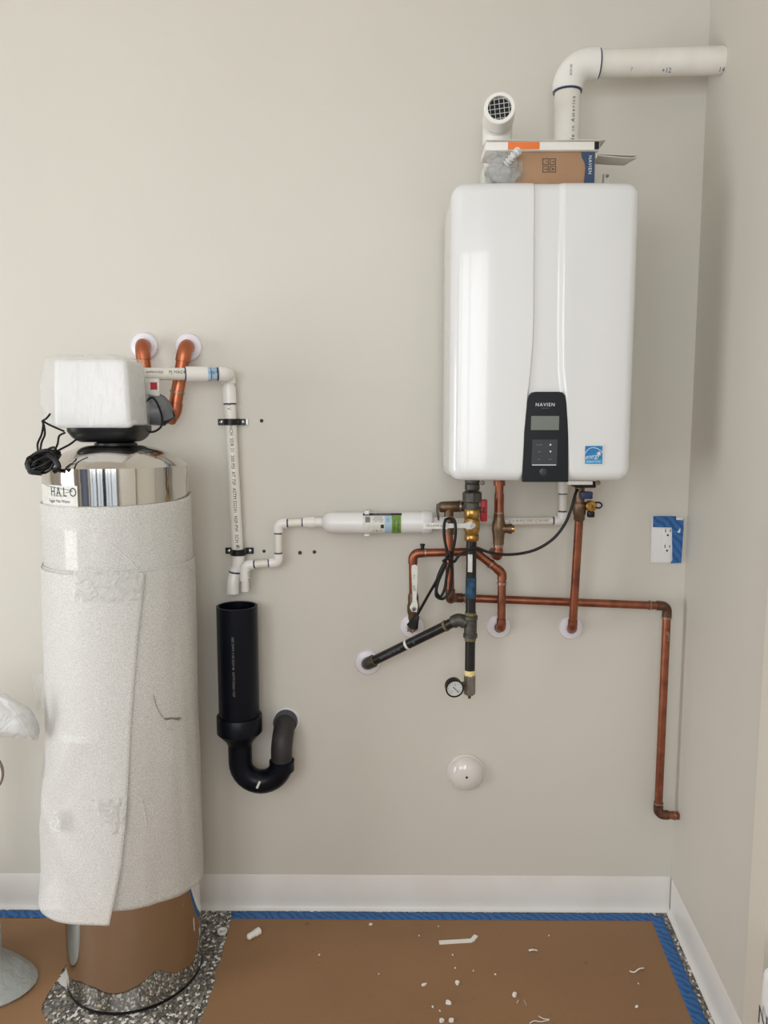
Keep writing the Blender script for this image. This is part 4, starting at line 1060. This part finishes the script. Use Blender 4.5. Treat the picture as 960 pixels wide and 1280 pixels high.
iso = thing('isolation_valve', 'brass hot water valve with a red handle half hidden behind the gas valve', 'valve', at(590, 690, .1))
ix_ = at(589.5, 640, QD).x
def ip(py): return V((ix_, -QD, at(588, py, QD).z))
obj('valve_body', lathe(B(), ip(668), (0, 0, 1), [(.012, 0), (.015, .002), (.015, .018), (.019, .024), (.019, .060), (.0155, .066), (.0155, .10), (.018, .102), (.018, .118)], 24), 'brass', iso)
obj('handle', box(B(), at(601, 652, QD + .012), at(608, 624, QD - .012), .002), 'red', iso, label='red plastic handle')
obj('handle_hub', lathe(B(), at(598, 637, QD), (1, -.35, 0), [(.008, 0), (.008, .012), (.0105, .013), (.0105, .018)], 14), 'bronze', iso)

# ------------------------------------------------------------------ copper loop left -> middle
LD = .082
lp = thing('copper_loop', 'copper pipe loop with a white lever valve bridging two wall collars behind the gas pipe', 'pipe', at(570, 691, LD))
q = [at(517, 784, .001), at(517, 784, LD * .8), at(516, 691.5, LD), at(594, 689.5, LD), at(627.5, 716, LD), at(626.5, 785, LD), at(623.5, 783, .001)]
lsp = pipe_run(lp, q, QR, 'copper', 'copper', fit=1.14, bend=1.6, hub=1.0)
collar(lp, 515, 782.5); collar(lp, 623, 782.5)
lz_ = lambda py: along(q[1], q[2], (784 - py) / (784 - 691.5))
dn = (q[1] - q[2]).normalized()
obj('ball_valve', sweep(B(), [lz_(776), lz_(773), lz_(768), lz_(764), lz_(757), lz_(753), lz_(745), lz_(741)], [.012, .0145, .0145, .017, .017, .0145, .0145, .012], 12), 'bronze', lp, label='bronze ball valve')
vp = lz_(760) + V((.004, -.019, 0))
lv = obj('lever', prism(B(), [at(x, y, LD + .028) for x, y in ((514.6, 764), (521, 765), (522.5, 757), (520.5, 748), (521, 742), (522, 712), (521.5, 707), (518, 705.5), (514.6, 707), (514.3, 713), (515.5, 742), (515.5, 752), (512, 759))], (0, -.003, 0)), 'white_tag', lp, label='white coated valve lever')
obj('lever_nut', lathe(B(), at(517.3, 760, LD + .02), (0, -1, 0), [(.0065, 0), (.0065, .013), (.004, .015)], 6), 'steel', lp)
lettering(lv, 'OFF', .009, 'greenink', flatmap(at(518, 735.5, LD + .0318), (0, 0, 1), (-1, 0, 0))); lettering(lv, 'T-30', .007, 'inkgrey', flatmap(at(517.8, 721, LD + .0318), (0, 0, 1), (-1, 0, 0)))
for a_, b_ in ((q[4], q[5]), ):
    c = along(a_, b_, .19); d_ = (b_ - a_).normalized(); sleeve(lp, 'solder_ring', c - d_ * .003, c + d_ * .003, QR * 1.17, 'solder')
c = along(q[3], q[4], .58); d_ = (q[4] - q[3]).normalized(); sleeve(lp, 'solder_ring', c - d_ * .003, c + d_ * .003, QR * 1.17, 'solder')
c = along(q[2], q[3], .2); d_ = (q[3] - q[2]).normalized(); sleeve(lp, 'solder_ring', c - d_ * .002, c + d_ * .002, QR * 1.17, 'solder')
sleeve(lp, 'vertical_stub', V((ix_, -LD - .004, at(590, 690, LD).z)), V((ix_, -QD, at(588, 664, QD).z)), QR, 'copper')
obj('drain_plug', lathe(B(), at(528, 690, LD), (0, 0, 1), [(.005, 0), (.005, .017), (.007, .017), (.007, .022)], 12), 'blackplastic', lp)

# middle return pipe with check valve
md = thing('check_valve_pipe', 'copper pipe with an aged bronze check valve dropping from the middle of the heater', 'pipe', at(623, 690, .12))
MD = .100
mp = lambda py: V((at(623.5, 650, MD).x, -MD, at(623, py, MD).z))
pipe_run(md, [mp(596), mp(695), V((mp(695).x - .001, -.06, mp(697).z)), V((mp(695).x - .001, -.002, mp(697).z))], QR, 'copper', 'copper', fit=1.14, bend=1.2, hub=.6)
sleeve(md, 'flange', mp(607), mp(601), .0155, 'copper'); sleeve(md, 'coupling', mp(641), mp(617), QR * 1.14, 'copper')
sleeve(md, 'solder_ring', mp(643), mp(640), QR * 1.2, 'solder'); sleeve(md, 'solder_ring', mp(684), mp(680.5), QR * 1.2, 'solder')
L0 = mp(681); Lh = mp(642).z - L0.z
obj('check_valve', lathe(B(), L0, (0, 0, 1), [(.0125, 0), (.0145, .002), (.0145, .014), (.0165, .03), (.0185, .042), (.0175, .056), (.0145, .068), (.0135, Lh)], 24), 'bronze', md, label='aged bronze check valve')
p = mp(660.5)
obj('side_port', sweep(B(), [p + V((.008, -.004, 0)), p + V((.024, -.006, 0)), p + V((.0245, -.006, 0)), p + V((.034, -.008, 0))], [.0125, .0115, .0135, .0135], 18), 'bronze', md)
obj('port_cap', sweep(B(), [p + V((.033, -.008, 0)), p + V((.040, -.009, 0))], .0095, 16), 'brass', md)

# cold feed right
RD = .125
cf = thing('cold_supply_pipe', 'straight copper pipe right of centre rising from a wall collar to the blue handled valve', 'pipe', at(713, 784, 0))
q = [at(713, 784, .001), at(715.5, 785, .085), at(724.5, 640, RD)]
pipe_run(cf, q, QR, 'copper', 'copper', fit=1.14, bend=1.6, hub=1.0)
collar(cf, 713, 784)
ax_ = (q[2] - q[1]).normalized()
v0 = along(q[1], q[2], .93)
vt = at(725, 601, RD + .01)
bl = thing('service_valve', 'brass service valve with blue handle and open drain port under the heater right side', 'valve', v0)
LV = (vt - v0).length; ax_ = (vt - v0).normalized()
obj('valve_body', lathe(B(), v0, ax_, [(.0125, 0), (.0145, .003), (.0145, .014), (.0165, .018), (.0175, .03), (.0175, .045), (.0145, .05), (.0125, .054), (.0125, LV)], 20), 'bronze', bl)
obj('handle', box(B(), at(726, 624, RD + .042), at(738.5, 614, RD + .02), .002), 'bluevalve', bl, label='dark blue plastic handle')
p = at(739, 632.5, RD + .022)
obj('port_neck', sweep(B(), [v0 + ax_ * .036, p + V((-.004, .012, 0))], .0095, 14), 'bronze', bl)
obj('drain_port', lathe(B(), p + V((-.002, .012, 0)), (.12, -1, 0), [(.0125, 0), (.0145, .002), (.0145, .016), (.012, .018), (.0045, .018), (.0040, .006), (.001, .006)], 12, (True, False)), 'brass', bl)
obj('drain_handle', box(B(), at(735, 647, RD + .02), at(742, 638.5, RD + .005), .003), 'blackplastic', bl)
obj('cap_strap', sweep(B(), crom([at(744, 628, RD + .025), at(750, 628.5, RD + .025), at(752.5, 632, RD + .025), at(749, 635, RD + .025), at(743, 634, RD + .025)], 5), .0022, 8), 'blackplastic', bl)

# ------------------------------------------------------------------ heater power cord
hc = thing('power_cord', 'black power cord looped over the gas valve lever, its plug hanging over a wall collar', 'cord', at(560, 700, .22))
q = [(722, 612, .205), (719, 618, .212), (714, 636, .22), (706, 655, .22), (692, 673, .22), (672, 686, .22), (650, 692, .22), (628, 693, .22), (610, 690, .22), (596, 685, .215), (586, 687, .215), (574, 694, .218), (567, 702, .222), (560, 692, .225), (555.5, 672, .226), (555, 658, .226), (557, 650, .222), (562, 648, .216), (567.5, 650, .222), (569.5, 660, .227), (568.5, 676, .226), (564, 697, .222), (559, 716, .222), (556, 735, .222), (551, 745.5, .222), (546, 741, .222), (545.5, 728, .222), (550, 714, .222), (557, 700, .227), (561, 690, .23), (563, 697, .232), (565, 715, .226), (563, 735, .224), (558, 745, .224), (552, 748.5, .226), (545, 744, .228), (547, 730, .229), (553, 715, .229), (558, 704, .23), (554, 709, .232), (545, 727, .228), (533, 748, .2), (522, 768, .175)]
obj('cable', sweep(B(), crom([at(*p) for p in q], 7), .0037, 9), 'cord', hc)
obj('cable_tie', sweep(B(), crom([at(x, y, .236) for x, y in ((553, 702), (557, 699), (563, 700), (567, 703))], 4), .003, 6), 'cord', hc)
pa, pb_ = at(521.5, 769, .173), at(515, 784, .166)
obj('plug', sweep(B(), [pa, along(pa, pb_, .12), along(pa, pb_, .45), along(pa, pb_, .95), pb_], [.005, .008, .0105, .0155, .014], 6), 'blackplastic', hc)
dv = (pb_ - pa).normalized(); sd_ = dv.cross(V((0, 1, 0))).normalized()
for s_ in (-.006, .006):
    p = pb_ + sd_ * s_; obj('prong', sweep(B(), [p, p + dv * .016], .0022, 6), 'steel', hc)

# ------------------------------------------------------------------ outlet, dome
ou = thing('wall_outlet', 'white wall outlet half masked with blue tape near the right corner', 'outlet', at(834, 704, 0))
x0, x1 = at(813.5, 680, .004).x, at(853, 680, .004).x; z1, z0 = at(834, 646, .004).z, at(834, 703.5, .004).z
obj('cover_plate', box(B(), (x0, -.007, z0), (x1, -.0005, z1), .002), 'plastic', ou)
ra, rb = at(826, 700, .008), at(842, 652, .008)
rc = obj('receptacle', box(B(), (at(826.5, 690, .008).x, -.0095, at(830, 691, .008).z), (at(842, 690, .008).x, -.006, at(830, 660, .008).z), .001), 'plastic', ou)
for (px, py, ww, hh) in ((832, 663.5, .0022, .009), (838, 663.5, .0022, .007), (831.2, 683, .0022, .009), (837, 683, .0022, .007)):
    p = at(px, py, .0097); obj('slot', box(B(), p + V((-ww / 2, -.0003, -hh / 2)), p + V((ww / 2, .001, hh / 2))), 'dark', rc)
for px, py in ((834.7, 669), (833.8, 688.3)): obj('ground_hole', lathe(B(), at(px, py, .0095), (0, -1, 0), [(.0028, 0), (.0028, .0006)], 12), 'dark', rc)
for py in (675, 678.2): 
    p = at(833.5, py, .0097); obj('test_button', box(B(), p + V((-.006, -.0008, -.0026)), p + V((.006, .001, .0026)), .0005), 'plastic', rc)
tp = [(816.2, 658.8), (816.4, 646), (818, 645), (845, 645.3), (846, 649), (853.5, 650.5), (854.5, 648), (854.3, 660), (851.5, 703.5), (838, 704.2), (840.5, 700), (839.8, 659.3)]
tm = obj('masking_tape', prism(B(), [at(x, y, .0100) for x, y in tp], (0, -.0008, 0)), 'tape', ou, label='blue masking tape across the top and right side')
p = at(848.5, 648.3, .0104); obj('torn_corner', box(B(), p + V((-.007, -.001, -.004)), p + V((.008, .001, .004)), .001), 'white_tag', tm)
p = at(848.2, 664, .0112); obj('torn_hole', prism(B(), [at(x, y, .011) for x, y in ((846, 665), (849, 662), (850, 659.5), (850.5, 663), (849.5, 666.5))], (0, -.0004, 0)), 'white_tag', tm)

dm = thing('wall_dome', 'round glossy white dome with a dark centre hole low on the back wall', 'wall cap', at(582, 989, 0))
c = at(582, 965, 0); prof_ = [(.0545, .0005), (.0545, .004), (.0525, .006), (.050, .0062)]
for k in range(0, 11):
    a_ = PI / 2 * k / 11; prof_.append((.050 * math.cos(a_), .0065 + .030 * math.sin(a_)))
prof_ += [(.0042, .0363), (.0034, .0355), (.003, .03)]
obj('dome_shell', lathe(B(), c, (0, -1, 0), prof_, 64, (True, False)), 'ceramic', dm)
obj('centre_hole', lathe(B(), c + V((0, -.033, 0)), (0, -1, 0), [(.0034, 0), (.0034, .0028)], 14), 'dark', dm)

# ------------------------------------------------------------------ plastic wrapped stand at the left edge
wd = thing('wrapped_stand', 'plastic wrapped pedestal stand at the left edge of the picture on brown paper', 'stand', fl(-40, 1230))
fc_ = fl(-58, 1232)
bm = B(); rings = []
for (s, z) in ((1.0, .002), (1.03, .008), (.99, .018), (.80, .038), (.66, .060), (.62, .09), (.61, .15)):
    ring = []
    for k in range(40):
        t_ = 2 * PI * k / 40; rr = .185 * (1 + .10 * math.cos(3 * t_)) * s
        ring.append(bm.verts.new(fc_ + V((rr * math.cos(t_), rr * math.sin(t_) * .78, z + .004 * noise.noise(V((math.cos(t_) * 4, math.sin(t_) * 4, z * 30)))))))
    rings.append(ring)
_bridge(bm, rings); bm.faces.new(rings[0][::-1]); bm.faces.new(rings[-1])
obj('foot', bm, 'baggrey', wd)
obj('post', lathe(B(), fc_, (0, 0, 1), [(.11, .14), (.112, .2), (.06, .27), (.04, .32), (.034, .58), (.034, .70)], 24), 'baggrey', wd)
rc_ = at(-19, 965, .38)
bm = B(); sweep(bm, [rc_ + V((.043 * math.cos(2 * PI * k / 32), 0, .049 * math.sin(2 * PI * k / 32))) for k in range(32)], .0035, 8, loop=True)
obj('ring', bm, 'steelgrey', wd); obj('ring_plate', lathe(B(), rc_, (0, -1, 0), [(.042, -.002), (.042, .002)], 32), 'sheet', wd)
obj('ring_arm', sweep(B(), [rc_ + V((-.03, .003, 0)), V((fc_.x, fc_.y, rc_.z))], .01, 10), 'steelgrey', wd)
bm = B(); rings = []
bt = at(-22, 900, .38)
tipp = at(47, 922, .38)
for j in range(15):
    v = j / 14
    ring = []
    for k in range(28):
        t_ = 2 * PI * k / 28
        ring.append(bm.verts.new(V((0, 0, 0))))
        x = bt.x - .12 + (tipp.x - bt.x + .12) * math.sin(v * PI / 2)
        cz = bt.z + .012 + (tipp.z - bt.z - .012) * v ** 2
        rad = .062 * math.cos(v * PI / 2) ** .75 + .003
        nzz = noise.noise(V((math.cos(t_) * 2, math.sin(t_) * 2, v * 6))) * .012 * (1 - v * .5)
        ring[-1].co = V((x, bt.y + (rad + nzz) * math.cos(t_), cz + (rad * (1.15 if math.sin(t_) > 0 else .62) + nzz) * math.sin(t_)))
    rings.append(ring)
_bridge(bm, rings); bm.faces.new(rings[-1]); bm.faces.new(rings[0][::-1])
obj('top_bag', bm, 'bagwhite', wd, label='puffed white plastic bag')
obj('bag_crease', sweep(B(), crom([at(0, 873, .445), at(14, 882, .44), at(26, 896, .43), at(38, 913, .41), at(46, 923, .385)], 5), [.006 + .005 * math.sin(i * .16) for i in range(21)], 8), 'bagwhite', wd)

# printed white sack by the door casing
sk = V((wx(.925) - .050, -.925, 0))
sc_ = thing('printed_sack', 'white printed sack standing against the door casing at the right edge', 'sack', sk)
sz1 = at(957, 1217, .86).z
bm = box(B(), sk + V((-.034, -.09, .001)), sk + V((.034, .11, sz1)), .022, 4, taper=.1)
for x in bm.verts:
    x.co += V((.006, .004, 0)) * noise.noise(x.co * 18)
obj('sack_body', bm, 'plastic', sc_)
obj('top_fold', sweep(B(), [sk + V((0, -.07, sz1 + .001)), sk + V((-.006, .01, sz1 + .010)), sk + V((0, .09, sz1 + .002))], .011, 10), 'blackplastic', sc_)
lettering(sc_, 'No', .05, 'ink', lambda x, y: sk + V((-.0365, .05 - x, sz1 - .09 + y)))

# ------------------------------------------------------------------ debris on the paper
ZP = .0024
def scrap(px, py, sx, sy, rot, label, cat='scrap', h=.003, name='plaster_scrap', group=None, curl=0):
    c = fl(px, py, ZP); bm = B(); n_ = 7; pts = []
    for k in range(n_):
        a_ = 2 * PI * k / n_ + random.uniform(-.3, .3); r = random.uniform(.75, 1.1)
        x, y = sx * math.cos(a_) * r, sy * math.sin(a_) * r
        pts.append(V((c.x + x * math.cos(rot) - y * math.sin(rot), c.y + x * math.sin(rot) + y * math.cos(rot), ZP + .0003)))
    prism(bm, pts, (random.uniform(-.001, .001), 0, h))
    return tag(obj(name, bm, 'crumb'), label, cat, group)
def curlstrip(px, w_, lift, label, name='plastic_shaving', mat='crumb', cat='scrap'):
    p = crom([fl(x, y, ZP + .0012 + l) for (x, y), l in zip(px, lift)], 5)
    bm = B(); rows = [[bm.verts.new(q + V((0, w_ / 2, 0))), bm.verts.new(q - V((0, w_ / 2, 0)))] for q in p]
    _bridge(bm, rows, False)
    return tag(obj(name, bm, mat, solid=.0012), label, cat)
# white plug, ring and bent strip
pg0, pg1 = fl(311, 1176, 0), fl(325, 1168, 0)
pl_ = thing('plastic_plug', 'white plastic plug lying on the paper right of the tank', 'plug', (pg0 + pg1) / 2)
a_, b_ = pg0 + V((0, 0, .0115)), pg1 + V((0, 0, .0125)); d_ = (b_ - a_).normalized()
obj('plug_body', sweep(B(), [a_ - d_ * .004, a_, along(a_, b_, .55), along(a_, b_, .56), along(a_, b_, .95), b_], [.004, .0085, .0085, .010, .010, .007], 16), 'crumb', pl_)
c = fl(278, 1166.5, 0)
tag(obj('plastic_ring', lathe(B(), c, (0, 0, 1), [(.012, .001), (.0135, .004), (.0135, .009), (.0105, .009), (.0095, .004), (.0095, .001)], 24, (False, False)), 'crumb'), 'small white plastic ring on the speckled floor beside the tank', 'ring')
bm = B(); a0, a1, a2 = fl(549, 1180), fl(590, 1177.5), fl(595, 1171.5)
for (p, q) in ((a0, a1), (a1, a2)):
    nn_ = (q - p).cross(V((0, 0, 1))).normalized() * .006
    prism(bm, [p + nn_ + V((0, 0, ZP)), q + nn_ + V((0, 0, ZP)), q - nn_ + V((0, 0, ZP)), p - nn_ + V((0, 0, ZP))], (0, 0, .004))
tag(obj('plastic_strip', bm, 'crumb'), 'long bent white plastic strip on the paper below the wall dome', 'strip')
scrap(463, 1156, .006, .004, .2, 'lone white crumb on the paper close to the blue tape below the filter canister', name='plaster_crumb')
curlstrip([(661, 1188), (666, 1187), (672, 1188)], .006, [0, .004, 0], 'small white curl on the paper right of the bent strip')
curlstrip([(787, 1214), (793, 1215), (799, 1211), (805, 1210)], .004, [0, 0, .004, .001], 'thin wavy white shaving near the right tape strip')
scrap(795.5, 1259, .0042, .004, 0, 'round white crumb near the right tape, below the wavy shaving', name='plaster_crumb')
scrap(530, 1231.5, .008, .0045, .35, 'tilted white flake on the paper, left of the chunk below the bent strip')
scrap(572, 1230, .006, .006, .2, 'white chunk straight below the bent plastic strip', h=.006)
scrap(560, 1254.5, .008, .005, -.4, 'white flake with a raised corner halfway between the chunk and the bottom edge', h=.006)
scrap(552, 1277, .006, .005, 0, 'left one of two white lumps at the bottom edge of the picture', h=.006)
scrap(564, 1277, .0075, .005, .4, 'right one of two white lumps at the bottom edge of the picture', h=.006)
scrap(643, 1245, .0065, .0055, .5, 'white cube-like chunk beside two slivers on the paper', h=.007)
curlstrip([(646, 1254), (648, 1250)], .003, [0, 0], 'short white sliver touching the chunk, left of its pair')
curlstrip([(655, 1250), (658, 1257)], .003, [0, 0], 'short white sliver leaning right, right of its pair')
curlstrip([(662, 1279), (668, 1276), (676, 1277), (687, 1275)], .002, [0, .003, .001, 0], 'wispy white shaving at the bottom edge of the paper')
curlstrip([(673, 1270), (680, 1273.5), (687, 1274)], .002, [0, .002, 0], 'wispy white shaving lying just above another at the bottom edge')
for px, py, s_ in ((566, 1194, .003), (569, 1210.5, .0028), (591.5, 1214, .0028), (541, 1259, .0035), (619, 1218.5, .003), (548, 1158.5, .0025), (473.5, 1218, .0022), (524, 1170, .0025), (798, 1230, .0022), (399, 1194, .004), (686, 1170, .0022), (550, 1264, .0025)):
    scrap(px, py, s_, s_ * .7, random.random() * 3, 'tiny white plaster crumb scattered on the brown paper', name='plaster_crumb', group='tiny crumbs on the paper', h=.002)
bm = prism(B(), [fl(x, y, .0032) for x, y in ((84, 1210), (86, 1232), (81, 1234), (76, 1231), (72, 1226))], (0, 0, .001))
tag(obj('paper_scrap', bm, 'sheet'), 'pointed white paper scrap wedged against the left foot of the tank', 'scrap')
